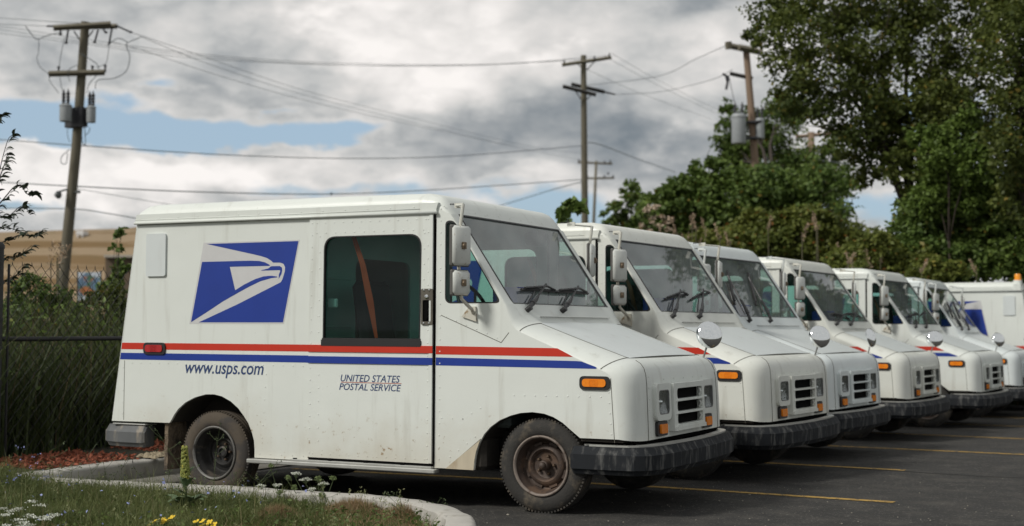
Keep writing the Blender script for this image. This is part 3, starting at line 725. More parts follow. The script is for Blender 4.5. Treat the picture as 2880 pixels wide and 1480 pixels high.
        b.tube([q(.06, -.02, .025), q(.30, .125, .022)], .006, 5); b.build('wiper_arm', BLK, wp)
        b = MB(); b.tube([q(.12, .148, .012), q(.42, .160, .012), q(.72, .150, .012)], .012, 4); b.tube([q(.17, .158, .026), q(.40, .176, .030), q(.55, .186, .034), q(.68, .156, .024)], .009, 5)
        b.build('wiper_blade', BLK, wp)
    # --- front face
    FX = .700
    def fr(y, z, t): return (FX + (z - .505) * -.035 + t, y, z)
    for k, y0 in enumerate((.325, 1.262)):
        y1 = y0 + .298 if k == 0 else y0 + .298
        b = MB(); P = rrect(y0, .628, y0 + .285, .880, .05, 6); L = rrect(y0 + .045, .668, y0 + .250, .835, .035, 6)
        b.plate(P, [L], fr, .030, -.002); hl = b.build('headlight', PAINT, V, auto=25)
        b = MB(); vs = []; nu, nv = 9, 11
        for a in range(nv):
            for c_ in range(nu):
                fu, fv = c_ / (nu - 1) * 2 - 1, a / (nv - 1) * 2 - 1; yy = y0 + .1475 + fu * .0985; zz = .7515 + fv * .079
                vs.append(fr(yy, zz, .003 + .022 * (.45 * fu * fu + .55 * fv * fv) + (.0012 if c_ % 2 else 0)))
        b.add(vs, [(a * nu + c_, a * nu + c_ + 1, (a + 1) * nu + c_ + 1, (a + 1) * nu + c_) for a in range(nv - 1) for c_ in range(nu - 1)])
        b.build('reflector', mat('lamp_reflector', (.88, .89, .90), .16, metal=1., var=.15, vscale=20), hl, smooth=True)
        b = MB(); b.lathe([(.001, .016), (.012, .013), (.016, 0)], fr(y0 + .1475, .7515, .0), 'x', 12); b.build('bulb_shield', CHR, hl, smooth=True)
        b = MB(); b.sheet(L, [], fr, .024); b.build('lens', LGLASS, hl, recalc=False)
        Lr = [((y - y0 - .1475) * .93 + y0 + .1475, (z - .7515) * .93 + .7515) for y, z in L]
        b = MB(); b.plate(L, [Lr], fr, .028, .012); b.build('lens_bezel', mat('bezel', (.20, .20, .20), .4, metal=.6), hl)
    # grille: surround with three slots with scooped ends, recessed bars
    slots = [rpoly([(.675 + .01, z0, .035), (1.215, z0, .02), (1.215, z1, .02), (.685, z1, .035)], 6) for z0, z1 in ((.762, .838), (.674, .752), (.586, .664))]
    b = MB(); P = [(.618, .545), (1.262, .545), (1.262, .875), (.618, .875)]
    b.plate(P, slots, fr, .046, .0)
    for z0, z1 in ((.752, .760), (.664, .672), (.576, .584)): b.plate([(.66, z0 - .004), (1.235, z0 - .004), (1.225, z1 - .002), (.67, z1 - .002)], [], fr, .056, .046)
    b.plate([(.618, .545), (1.262, .545), (1.252, .572), (.628, .572)], [], fr, .058, .046)
    gl = b.build('grille', PAINT, V, auto=25)
    b = MB(); b.plate([(.63, .56), (1.25, .56), (1.25, .86), (.63, .86)], [], fr, .004, -.001); b.build('grille_back', DARK, gl)
    b = MB()
    for z in (.80, .712, .625):
        for k in range(1): b.tube([fr(1.205, z - .028, .02), fr(1.215, z, .034), fr(1.205, z + .028, .02)], .010, 6)
    b.build('slot_ends', PAINT, gl, smooth=True)
    for y0 in (.352, 1.302):
        b = MB(); b.plate(rrect(y0, .522, y0 + .190, .622, .022), [], fr, .022, -.002); ts = b.build('turn_signal', BLK, V)
        b = MB(); b.plate(rrect(y0 + .035, .540, y0 + .158, .603, .012), [], fr, .036, .020); b.build('lens', AMB, ts, auto=30)
    # --- bumpers: swept chamfered rubber bar with an aluminium strip on top
    def bumper(path, name, m_, h0, h1, dep, parent):
        prof = [(0, h0 + .03), (0, h1 - .03), (-.018, h1), (-dep, h1), (-dep, h0), (-.022, h0), (-.012, h0 + .012)]
        prof = [(-.030, h0), (-.012, h0 + .030), (0, h0 + .036), (0, h1 - .050), (-.010, h1 - .040), (-.032, h1), (-dep, h1), (-dep, h0)]
        b = MB(); vs = []; n = len(prof); L = len(path)
        P = [Vector(p) for p in path]
        for i, p in enumerate(P):
            t = (P[min(i + 1, L - 1)] - P[max(i - 1, 0)]).normalized(); nn = Vector((t.y, -t.x))
            if (parent_center - p).dot(nn) > 0: nn = -nn
            sc = .72 if i in (0, L - 1) else 1.
            for d, z in prof:
                mid = (h0 + h1) / 2; q_ = p + nn * (d if sc == 1. else d - .012); vs.append((q_.x, q_.y, mid + (z - mid) * (.88 if sc < 1 else 1.)))
        fs = [(i * n + k, i * n + (k + 1) % n, (i + 1) * n + (k + 1) % n, (i + 1) * n + k) for i in range(L - 1) for k in range(n)]
        fs += [tuple(range(n)), tuple(range((L - 1) * n, L * n))]
        b.add(vs, fs); return b.build(name, m_, parent, smooth=True, auto=20)
    parent_center = Vector((-1.5, .95))
    half = [(.42, -.034), (.60, -.030), (.69, -.012), (.75, .035), (.79, .11), (.815, .22), (.835, .42), (.848, .68)]
    pf = [0, 0] + half + [(.852, .95)] + [(x, Wd - y) for x, y in half[::-1]] + [0, 0]
    pf = [(.235, -.035), (.255, -.037)] + pf[2:-2] + [(.255, 1.937), (.235, 1.935)]
    fb = bumper(pf, 'front_bumper', RUB, .285, .468, .16, V)
    b = MB()
    for P_, z_, off in ((pf[2:-2], .470, -.045),):
        vs = []; P2 = [Vector(p) for p in P_]
        for i, p in enumerate(P2):
            d_ = (parent_center + Vector((1.6, 0)) - p); q0 = p + Vector((-.035 - abs(p.y - .95) * .02, (.95 - p.y) * .03)); q1 = q0 + Vector((-.055, (.95 - p.y) * .05))
            vs += [(q0.x, q0.y, z_), (q1.x, q1.y, z_), (q0.x, q0.y, z_ + .012), (q1.x, q1.y, z_ + .012)]
        L = len(P2); fs = []
        for i in range(L - 1): a = 4 * i; fs += [(a, a + 4, a + 6, a + 2), (a + 2, a + 6, a + 7, a + 3), (a + 1, a + 3, a + 7, a + 5)]
        b.add(vs, fs)
    b.build('bumper_strip', AL, fb)
    b = MB(); b.box((.40, .10, .47), (.66, 1.80, .505)); b.build('valance', DARK, V)
    pr = [(-3.455, -.04), (-3.475, -.042), (-3.70, -.038), (-3.86, -.01), (-3.935, .05), (-3.96, .16), (-3.965, .4)]
    for far in (0, 1):
        P_ = [(x, Wd - y) if far else (x, y) for x, y in pr]
        rbmp = bumper(P_, 'rear_bumper', RUBR, .300, .468, .13, V)
        b = MB(); y0_ = (-.02, .12) if not far else (Wd - .12, Wd + .02)
        b.rbox((-3.80, y0_[0], .474), (-3.46, y0_[1], .484), .004); b.build('bumper_strip', AL, rbmp)
    b = MB(); b.box((-3.95, .4, .34), (-3.87, 1.5, .45)); b.build('step_bumper', BLK, V)
    # --- chassis, wheel wells, mud flaps
    b = MB(); b.box((-3.78, .32, .36), (.45, 1.58, .52)); b.box((-3.2, .45, .22), (-3.0, 1.45, .36)); b.box((-2.2, .5, .20), (-1.6, 1.2, .36)); b.box((-.15, .30, .24), (.15, 1.6, .36)); b.box((-2.38, .03, .275), (-.84, .32, .33)); b.box((-2.38, 1.58, .275), (-.84, 1.87, .33)); b.box((-.84, .03, .275), (-.62, .32, .33)); b.box((-.84, 1.58, .275), (-.62, 1.87, .33))
    b.tube([(-2.82, .2, .28), (-2.82, 1.7, .28)], .05, 8); b.build('chassis', UNDER, V)
    b = MB()
    for A in (ARCHF, ARCHR):
        for y0, y1 in ((.02, .34), (Wd - .02, Wd - .34)):
            n = len(A); vs = [(x, y0, z) for x, z in A] + [(x, y1, z) for x, z in A]; fs = [(i, i + 1, n + i + 1, n + i) for i in range(n - 1)]
            b.add(vs, fs)
            b.add([(x, y1, z) for x, z in A] + [(x, y1, .27) for x, z in A], [(i, i + 1, n + i + 1, n + i) for i in range(n - 1)])
    b.box((.297, .02, .50), (.60, .34, .515)); b.box((.297, Wd - .34, .50), (.60, Wd - .02, .515)); b.each('wheel_well', WELL, V)
    for x, y0, h_ in ((-3.290, .03, .13), (-3.290, Wd - .25, .13)):
        b = MB(); nseg = 10; vs = []
        for i in range(nseg + 1):
            z = .505 - (.505 - h_) * i / nseg
            for j in range(7):
                yy = y0 + .22 * j / 6; o_ = .012 * mnoise.noise(Vector((z * 14, yy * 18, x))); vs += [(x - .012 + o_, yy, z), (x + .022 + o_, yy, z)]
        fs = []
        for i in range(nseg):
            for j in range(6):
                a = (i * 7 + j) * 2; c = a + 14; fs += [(a, a + 2, c + 2, c), (a + 1, a + 3, c + 3, c + 1)]
            for j in (0, 6): a = (i * 7 + j) * 2; fs.append((a, a + 1, a + 15, a + 14))
        b.add(vs, fs); b.build('mud_flap', MUD, V)
    for x in (-.56,):
        for y0 in (.03, Wd - .28): b = MB(); b.rbox((x + .01, y0, .262), (x + .12, y0 + .25, .50), .03); b.build('splash_guard', WELL, V)
    # near wheels: outer face towards -y
    make_wheel(V, 0., .320, .012, -1, TYRE, RUST, .05)
    make_wheel(V, -2.82, .282, .045, -1, TYRED, DSTEEL, .12)
    make_wheel(V, 0., .320, Wd - .10, 1, TYRE, RUST, .05)
    make_wheel(V, -2.82, .282, Wd - .06, 1, TYRED, DSTEEL, .12)
    # --- mirrors on tubular brackets, both sides
    for far in (0, 1):
        mir = empty('side_mirror', (-.55, Wd if far else 0, 1.75), 0, V); base = Vector((-.55, 0, 1.75))
        def Q(x, y, z): return (x + .55, (-y if far else y), z - 1.75)
        b = MB(); b.tube([Q(-.66, -.005, 2.118), Q(-.60, -.08, 2.112), Q(-.515, -.165, 2.106)], .008, 6)
        b.box(*[tuple(v) for v in (Q(-.67, -.012, 2.100), Q(-.60, .0, 2.135))]) if not far else b.box((-.12, 0., .35), (-.05, .012, .385))
        b.tube([Q(-.515, -.165, 2.110), Q(-.548, -.165, 1.87), Q(-.545, -.165, 1.53), Q(-.530, -.150, 1.455), Q(-.505, -.13, 1.420), Q(-.50, -.06, 1.385), Q(-.515, -.012, 1.36)], .0125, 8)
        b.build('mirror_bracket', PAINT, mir, smooth=True, auto=40)
        b = MB(); f_ = (lambda x, z, t: (x + .55, (t if far else -t), z - 1.75)); b.plate([(-.605, 1.335), (-.545, 1.405), (-.495, 1.405), (-.490, 1.300)], [], f_, .018, 0); b.build('bracket_foot', PAINT, mir)
        for (zc, hh, ww, zz) in ((1.822, .138, .090, 0), (1.566, .085, .084, 0)):
            ang = rad(15) * (-1 if far else 1)
            M = Matrix.Translation(Q(-.522, -.175, zc)) @ Matrix.Rotation(-ang, 4, 'Z')
            b = MB(); b.rbox((-.020, -ww, -hh), (.022, ww, hh), .022, M=M); mh = b.build('mirror_head', PAINT_C, mir, auto=50, smooth=True)
            b = MB(); b.rbox((-.030, -ww - .006, -hh - .006), (-.006, ww + .006, hh + .006), .010, M=M); b.build('mirror_rim', mat('grey_rubber', (.13, .125, .115), .7), mh)
            b = MB(); b.box((-.0325, -ww + .008, -hh + .008), (-.0305, ww - .008, hh - .008), M=M); b.build('mirror_glass', CHR, mh)
            b = MB(); b.rbox((.015, -.020, -.024), (.038, .018, .024), .004, M=M); b.lathe([(.014, 0), (.012, .01), (.001, .012)], (.038, -.012, 0), 'x', 10); k = len(b.v) - 30; b.v[k:] = [tuple(M @ Vector(p)) for p in b.v[k:]]
            b.build('clamp', mat('rusty_clamp', (.20, .15, .10), .6, metal=.4), mh)
    # round crossover mirror on the far front fender
    rm_ = empty('round_mirror', (.56, 1.72, .985), 0, V)
    b = MB(); b.tube([(-.06, .06, -.02), (-.01, .02, .01), (.0, .0, .02)], .007, 6); b.tube([(-.03, .07, -.05), (.0, .0, .01)], .007, 6); b.tube([(0, 0, 0), (.035, .01, .125)], .0075, 6); b.tube([(0, 0, -.01), (.01, .0, .03)], .013, 8); b.build('mirror_stem', mat('stem_steel', (.30, .30, .29), .4, metal=.7), rm_)
    ax = Vector((.60, -.74, .20)).normalized(); rot = ax.to_track_quat('Z', 'Y').to_matrix().to_4x4(); M = Matrix.Translation((.055, .02, .225)) @ rot
    b = MB(); b.lathe([(.104 * math.sin(a), .045 * math.cos(a)) for a in np.linspace(.001, PI / 2, 9)] + [(.106, -.004), (.102, -.012), (.001, -.014)], (0, 0, 0), 'z', 36); b.v = [tuple(M @ Vector(p)) for p in b.v]
    b.build('mirror_dome', CHR, rm_, smooth=True, auto=50)
    # --- cab interior
    b = MB(); b.box((-3.7, .36, .53), (-.60, 1.54, .56)); b.box((-2.36, .06, .53), (-.60, .36, .56)); b.box((-2.36, 1.54, .53), (-.60, 1.84, .56)); b.box((-.6, .36, .40), (.1, 1.54, .43)); b.build('cab_floor', MINT, V)
    b = MB(); op = rrect(.62, .95, 1.45, 1.80, .10, 6)
    b.plate([(.03, .56), (1.87, .56), (1.87, 2.12), (.03, 2.12)], [op], lambda y, z, t: (-1.93 + t, y, z), 0, .02)
    for z in (.80, 1.25, 1.62): b.rbox((-1.915, .12, z), (-1.900, .56, z + .02), .006)
    b.build('bulkhead', MINTL, V)
    b = MB(); b.add([(-3.74, .03, .56), (-3.74, 1.87, .56), (-3.545, 1.87, 2.08), (-3.545, .03, 2.08)], [(0, 1, 2, 3)]); b.build('cargo_rear_lining', MINT, V)
    b = MB(); b.rbox((-.66, .10, 1.02), (-.30, 1.80, 1.36), .05); b.rbox((-.55, .10, .56), (-.28, 1.80, 1.02), .02); b.rbox((-.80, .85, 1.0), (-.45, 1.75, 1.14), .03); b.build('dashboard', mat('dash_dark', (.045, .06, .058), .7), V)
    b = MB(); b.rbox((-1.62, .22, .86), (-1.18, .72, .98), .04); b.rbox((-1.64, .24, .95), (-1.54, .70, 1.62), .045, M=Matrix.Translation((-1.59, 0, 1.)) @ Matrix.Rotation(rad(-8), 4, 'Y') @ Matrix.Translation((1.59, 0, -1.)))
    b.box((-1.5, .34, .56), (-1.25, .60, .86)); b.build('seat', mat('dark_seat', (.02, .024, .024), .8), V)
    sw = empty('steering_wheel', (-.78, .50, 1.40), 0, V)
    b = MB(); M = Matrix.Rotation(rad(62), 4, 'Y')
    ring = [tuple(M @ Vector((.20 * math.cos(a), .20 * math.sin(a), 0))) for a in np.linspace(0, 2 * PI, 33)]; b.tube(ring, .014, 6, cap=False); 
    for a in (.3, 2.4, 4.2): b.tube([(0, 0, 0), tuple(M @ Vector((.2 * math.cos(a), .2 * math.sin(a), 0)))], .011, 5)
    b.build('wheel_ring', BLK, sw, smooth=True); b = MB(); b.tube([(0, 0, 0), (.3, 0, -.2)], .03, 8); b.build('steering_column', BLK, sw)
    b = MB(); pts = [(-1.60, .10, 1.95), (-1.50, .085, 1.72), (-1.43, .08, 1.45), (-1.38, .09, 1.18)]
    vs = []
    for i, (x, y, z) in enumerate(pts): wd = (.016, .022, .027, .010)[i]; vs += [(x - wd, y, z), (x + wd, y + .01, z)]
    b.add(vs, [(0, 1, 3, 2), (2, 3, 5, 4), (4, 5, 7, 6)]); b.build('seat_belt', STRAP, V)
    b = MB(); b.rbox((-1.79 + .0, .055, 1.40), (-1.70, .075, 1.47), .02); b.build('inner_latch', mat('latch_pale', (.5, .6, .55), .4), V)
    b = MB(); b.rbox((-.86, 1.50, 1.93), (-.74, 1.66, 2.04), .01); b.build('sun_visor_clip', BLK, V)
    b = MB(); b.box((-.55, .35, 1.34), (-.35, .62, 1.55), M=None); b.build('blue_holder', SEATB, V)
    # --- rivets: domed heads standing a few millimetres proud
    b = MB()
    def riv(f, x, z, out=0., r=.0067):
        L = [(r, 0.), (r * .72, r * .34)]; k0 = len(b.v); vs = []
        for rr, h in L:
            for k in range(6): a = PI / 3 * k; vs.append(f(x + rr * math.cos(a), z + rr * math.sin(a), out + h))
        vs.append(f(x, z, out + r * .48)); fs = [(k, (k + 1) % 6, 6 + (k + 1) % 6, 6 + k) for k in range(6)] + [(6 + k, 6 + (k + 1) % 6, 12) for k in range(6)]
        b.add(vs, fs)
    def line(f, x0, z0, x1, z1, n_, out=0., r=.0067):
        for k in range(n_): t = k / max(n_ - 1, 1); riv(f, x0 + (x1 - x0) * t, z0 + (z1 - z0) * t, out, r)
    for f in (sideR, sideL):
        line(f, -1.888, .33, -1.880, 2.03, 20, DP); line(f, -1.81, .42, -1.81, 1.10, 8, DP); line(f, -1.815, 1.22, -1.81, 1.93, 7, DP)
        line(f, -.880, .33, -.880, 1.24, 11, DP); line(f, -.880, 1.56, -.880, 2.03, 6, DP); line(f, -.915, 1.60, -.910, 1.93, 4, DP)
        line(f, -1.84, 2.03, -.90, 2.03, 13, DP); line(f, -1.84, 1.955, -.92, 1.955, 12, DP); line(f, -1.86, .325, -.90, .325, 13, DP)
        line(f, -.790, .33, -.785, 2.10, 22); line(f, -3.62, .968, -1.96, .968, 19); line(f, -2.33, .42, -2.30, .90, 6); line(f, -3.715, .56, -3.715, .93, 5)
        line(f, -3.55, 2.118, -1.0, 2.118, 14, .017); line(f, -.76, 2.12, -.90, 2.12, 3)
        line(f, -.20, .795, .45, .800, 9); line(f, -.77, .62, -.60, .62, 3); line(f, -.74, 1.335, -.33, 1.19, 6); line(f, -.60, .62, -.46, .70, 3)
        line(f, .525, .555, .500, .90, 6); line(f, -.70, .35, -.50, .50, 4); line(f, -2.35, .300, -1.95, .300, 5)
    def fr2(y, z, t): return (FX + (z - .505) * -.035 + t, y, z)
    line(fr2, .255, .56, .262, .93, 6, .001); line(fr2, 1.645, .56, 1.638, .93, 6, .001); line(fr2, .55, .905, 1.35, .905, 5, .001)
    line(ws, .25, -.035, 1.65, -.035, 9, .002, .007); line(ws, .2, 1.05, 1.7, 1.05, 9, .004, .007)
    for y in (.05, .09): pass
    rv = b.build('rivets', PAINT, V, recalc=True); rv['kind'] = 'stuff'
    b = MB()
    for i in range(7):
        for far in (0, 1): b.rbox((-.70 + i * .012 - .02, Wd - .02 if far else .012, 2.125), (-.693 + i * .012 - .02, Wd - .012 if far else .02, 2.137), .002)
    b.build('bracket_bolts', BLK, V)['kind'] = 'stuff'
    return V
def parts(o, name): return [c for c in o.children if c.name.split('.')[0] == name]
van = build_van()
VG = 'white mail vans parked side by side in the lot'
tag(van, 'nearest white mail van, shown whole with eagle emblem and web address on its side', 'van', VG)
SPOTS = [(2, .150, 2.64, -.067, 'second white mail van, just behind the nearest one, with clear ribbed headlights'),
         (3, .115, 5.03, -.085, 'third white mail van, its two wiper blades standing upright on the windshield'),
         (4, .255, 8.10, -.062, 'fourth white mail van in the row, third counted from the right edge of the row'),
         (5, .640, 11.13, -.067, 'fifth white mail van with dark tree reflection in its windshield'),
         (6, .760, 14.25, -.030, 'sixth and farthest nose-out mail van, its grille cut by the right edge of the photo')]
vans = {1: van}
for k, dx_, dy_, rz, lab in SPOTS:
    v = copy_tree(van); yaw = rz
    c = Vector((0, .95)); r = Matrix.Rotation(yaw, 2) @ (-c)
    v.location = (dx_ + r.x, dy_ + .95 + r.y, -.009 * dy_); v.rotation_euler = (0, 0, yaw)
    v['label'] = lab; vans[k] = v
bpy.context.view_layer.update()
for wp in parts(vans[3], 'wiper'): wp.rotation_euler = (rad(46), 0, 0); wp.rotation_euler = (Vector((.824, 0, .566)).normalized().to_track_quat('Z', 'Y').to_matrix().to_4x4() @ Matrix.Rotation(rad(48), 4, 'Z') @ Vector((.824, 0, .566)).normalized().to_track_quat('Z', 'Y').to_matrix().to_4x4().inverted()).to_euler()
for k, a in ((2, 6), (4, -8), (5, 4), (6, 34)):
    Qm = Vector((.824, 0, .566)).normalized().to_track_quat('Z', 'Y').to_matrix().to_4x4()
    for i, wp in enumerate(parts(vans[k], 'wiper')): wp.rotation_euler = (Qm @ Matrix.Rotation(rad(a + i * 3), 4, 'Z') @ Qm.inverted()).to_euler()
for k, a in ((2, 4), (3, 48), (4, -14), (5, 8), (6, 0)):
    for rmm in parts(vans[k], 'round_mirror'): rmm.rotation_euler = (0, 0, rad(a))
for k, pm in ((2, PAINT_B), (3, PAINT_C), (4, PAINT_B), (6, PAINT_C)):
    for o in vans[k].children_recursive:
        for sl_ in getattr(o, 'material_slots', []):
            if sl_.material is PAINT: sl_.link = 'OBJECT'; sl_.material = pm
for hl in parts(vans[2], 'headlight'):
    for r_ in parts(hl, 'reflector'): r_.material_slots[0].link = 'OBJECT'; r_.material_slots[0].material = mat('ribbed_reflector', (.90, .92, .93), .2, metal=.85, var=.3, col2=(.10, .10, .10), c2scale=40, c2lo=.52, c2hi=.6)
# the van across the aisle, nose to the left, with an amber beacon
v7 = copy_tree(van); v7.rotation_euler = (0, 0, PI + rad(.6)); v7.location = (.628 - 3.037, 16.62 + Wd, -.15)
v7['label'] = 'white mail van behind the row facing left with an amber beacon on its roof'; v7['group'] = 'white mail vans parked side by side in the lot'
del v7['group']
bcn = MB(); bcn.lathe([(.001, .145), (.045, .14), (.055, .12), (.058, .05), (.062, .03)], (-3.52, 1.80, 2.235), 'z', 20)
bo = bcn.build('beacon', mat('beacon_amber', (.85, .30, .01), .2, coat=.6), v7, smooth=True, auto=40)
bb = MB(); bb.lathe([(.001, .03), (.075, .03), (.075, -.05), (.001, -.05)], (-3.52, 1.80, 2.235), 'z', 20); bb.box((-3.58, 1.72, 2.08), (-3.46, 1.93, 2.20)); bb.build('beacon_base', PAINT, bo)

# ------------------------------------------------------------------ utility poles
WOOD = mat('pole_wood', (.14, .125, .09), .9, var=.35, vscale=3, bump=.6, bscale=25, stretch=(4, 4, .35), bdist=.02)
WOODL = mat('pole_wood_pale', (.24, .17, .12), .9, var=.4, vscale=3, bump=.5, bscale=25, stretch=(4, 4, .4), bdist=.02)
INS = mat('insulator_dark', (.035, .035, .04), .4); TRG = mat('transformer_grey', (.30, .32, .33), .5, var=.15)
WIRE = mat('wire', (.10, .115, .12), .6)
def px(u, v, Z): return at(u, v, Z)
def pole_base(u, v, Z): p = at(u, v, Z); return p
def lin(P, Q, t): return P + (Q - P) * t
def crossarm(b, P, Q, t=.055): 
    b.tube([P, Q], t * 1.25, 4)
def insul(b, p, h=.16): b.lathe([(.001, 0), (.03, 0), (.045, .05), (.03, .07), (.045, .10), (.03, .12), (.02, h), (.001, h)], p, 'z', 8)
def transformer(parent, c, r, h, name='transformer'):
    b = MB(); b.lathe([(.001, 0), (r * .95, 0), (r, .03), (r, h * .86), (r * 1.08, h * .87), (r * 1.08, h * .92), (r * .8, h * 1.0), (.001, h * 1.03)], c, 'z', 24); o = b.build(name, TRG, parent, smooth=True, auto=40)
    b = MB()
    for s_ in (-.5, .5): b.lathe([(.03, 0)] + [((.06, .035)[k % 2], .03 + k * .045) for k in range(8)] + [(.015, .42), (.001, .46)], (c[0] + s_ * r, c[1], c[2] + h), 'z', 10)
    b.build('bushing', INS, o); return o
# pole A, left
ZA = 40.; s = ZA / FPX
pA = empty('utility_pole', at(182, 1000, ZA)); O = pA.location.copy()
tag(pA, 'leaning wooden utility pole at the left with two crossarms and grey transformer cans', 'utility pole', 'wooden utility poles')
def L(u, v, Z=ZA): return at(u, v, Z) - O
b = MB(); b.tube([L(150, 1040), L(182, 745), L(214, 420), L(240, 62)], .185, 12, r2=.125); b.build('pole_shaft', WOOD, pA, smooth=True, auto=60)
b = MB(); crossarm(b, L(150, 79, ZA - .5), L(312, 68, ZA - .1), .07); crossarm(b, L(178, 78, ZA + .2), L(330, 74, ZA + .3), .06); b.build('crossarm', WOOD, pA)
b = MB(); crossarm(b, L(137, 208, ZA - .3), L(294, 204, ZA - .1), .07); b.build('crossarm', WOOD, pA)
b = MB(); b.tube([L(208, 88), L(228, 118)], .02, 4); b.tube([L(262, 86), L(240, 116)], .02, 4)
for (u0, v0, u1, v1) in ((326, 72, 368, 91), (132, 74, 158, 74), (192, 82, 186, 122), (170, 80, 170, 98), (276, 84, 266, 120), (315, 80, 307, 122), (290, 82, 298, 92), (165, 208, 165, 190), (296, 204, 296, 186), (260, 204, 260, 188)): 
    b.tube([L(u0, v0), L((u0 + u1) / 2, (v0 + v1) / 2), L(u1, v1)], .028, 6); b.tube([L(u1, v1 - 3), L(u1, v1 + 2)], .045, 6)
b.build('insulators', INS, pA)['kind'] = 'stuff'
transformer(pA, L(184, 342, ZA - .45), .17, .50); transformer(pA, L(256, 345, ZA - .3), .13, .48)
b = MB(); b.tube([L(205, 308, ZA - .2), L(245, 309, ZA - .2), L(244, 356, ZA - .2), L(206, 354, ZA - .2)], .035, 6); b.box(tuple(L(197, 362, ZA + .1)), tuple(L(228, 300, ZA - .35))); b.tube([L(221, 388), L(230, 386)], .07, 6)
b.build('mounting_frame', INS, pA)
b = MB()
def arc(P, sag=.0, n=10): 
    out = []
    for i in range(len(P) - 1):
        for k in range(n): out.append(lin(P[i], P[i + 1], k / n))
    return out + [P[-1]]
loops = [[(72, 74), (98, 108), (110, 110)], [(110, 110), (108, 150), (104, 162), (112, 188), (138, 210), (140, 228), (165, 262)], [(110, 110), (140, 98), (175, 92)], [(182, 106), (172, 150), (166, 190)], [(168, 214), (172, 240), (178, 262)],
         [(225, 150), (270, 178), (278, 196)], [(307, 122), (303, 160), (296, 180), (270, 190)], [(398, 104), (360, 120), (356, 132), (365, 160), (355, 200), (322, 220), (275, 226), (268, 250)], [(272, 212), (250, 238), (245, 262)], [(360, 120), (332, 108), (300, 130)],
         [(196, 230), (192, 200), (210, 186), (222, 184)], [(190, 356), (190, 380), (196, 400)], [(196, 420), (174, 440), (172, 458), (186, 460), (190, 430)], [(228, 392), (240, 410), (238, 356)], [(238, 380), (250, 372), (252, 358)]]
for P in loops: b.tube([L(u, v, ZA - .3) for u, v in [(p.x, p.y) for p in smooth_path(P, 4)]], .012, 4)
b.each('jumper_wire', WIRE, pA)
b = MB(); b.lathe([(.001, .05), (.11, .03), (.12, 0), (.06, -.10), (.001, -.12)], tuple(L(164, 548, ZA - .3)), 'x', 12); b.tube([L(164, 540, ZA - .3), L(205, 528)], .03, 6); b.tube([L(205, 545), L(220, 538, ZA - .3)], .03, 6); b.lathe([(.001, .03), (.05, .02), (.04, -.06), (.001, -.07)], tuple(L(222, 540, ZA - .3)), 'x', 10)
b.build('floodlight', mat('floodlight_grey', (.16, .17, .17), .4, metal=.6), pA)
# pole B, centre
ZB = 62.; pB = empty('utility_pole', at(1645, 900, ZB)); O = pB.location.copy()
tag(pB, 'straight wooden utility pole with two crossarms in the middle of the photo', 'utility pole', 'wooden utility poles')
b = MB(); b.tube([L(1645, 960, ZB), L(1645, 640, ZB), L(1643, 400, ZB), L(1641, 156, ZB)], .175, 12, r2=.125); b.build('pole_shaft', WOOD, pB, smooth=True, auto=60)
b = MB(); crossarm(b, L(1581, 183, ZB - .4), L(1719, 162, ZB), .065); b.build('crossarm', WOOD, pB)
b = MB(); crossarm(b, L(1583, 243, ZB - .5), L(1676, 267, ZB - .3), .07); crossarm(b, L(1607, 237, ZB + .3), L(1700, 259, ZB + .5), .07); b.build('crossarm', mat('creosote', (.03, .027, .025), .8), pB)
b = MB()
for u, v in ((1587, 178), (1672, 168), (1714, 160)): insul(b, tuple(L(u, v, ZB - .2)), .18)
b.tube([L(1700, 259, ZB), L(1730, 266, ZB)], .04, 6); b.tube([L(1622, 176, ZB), L(1640, 195, ZB)], .025, 4); b.tube([L(1672, 173, ZB), L(1650, 198, ZB)], .025, 4); b.tube([L(1618, 256, ZB), L(1636, 282, ZB)], .025, 4); b.tube([L(1668, 262, ZB), L(1650, 280, ZB)], .025, 4)
b.build('insulators', INS, pB)['kind'] = 'stuff'
# pole C, right, weathered, transformers
ZC = 50.; pC = empty('utility_pole', at(2140, 640, ZC)); O = pC.location.copy()
tag(pC, 'pale weathered utility pole rising out of the bushes with two large grey transformers', 'utility pole', 'wooden utility poles')
b = MB(); b.tube([L(2160, 900, ZC), L(2136, 590, ZC), L(2124, 460, ZC), L(2112, 300, ZC), L(2098, 136, ZC)], .165, 12, r2=.12); b.build('pole_shaft', WOODL, pC, smooth=True, auto=60)
b = MB(); crossarm(b, L(2046, 128, ZC - .2), L(2144, 148, ZC), .09); b.tube([L(2048, 118, ZC - .2), L(2050, 138, ZC - .2)], .13, 4); crossarm(b, L(2078, 134, ZC - .3), L(2130, 144, ZC), .10); b.build('crossarm', WOOD, pC)
b = MB(); crossarm(b, L(2053, 207, ZC), L(2117, 221, ZC), .06); b.build('crossarm', mat('creosote', (.03, .027, .025), .8), pC)
transformer(pC, L(2078, 404, ZC - .35), .26, 1.08); transformer(pC, L(2137, 390, ZC - .1), .16, .74)
b = MB(); b.tube([L(2070, 345, ZC - .2), L(2140, 343, ZC - .2)], .06, 6); b.tube([L(2070, 390, ZC - .2), L(2140, 388, ZC - .2)], .06, 6)
for P in ([(2032, 208), (2042, 214), (2046, 232), (2042, 252)], [(2046, 212), (2050, 228)]): b.tube([L(u, v, ZC - .3) for u, v in P], .05, 5)
b.tube([L(2050, 215, ZC), L(2066, 290, ZC), L(2060, 330, ZC)], .012, 4); b.build('fuse_gear', INS, pC)
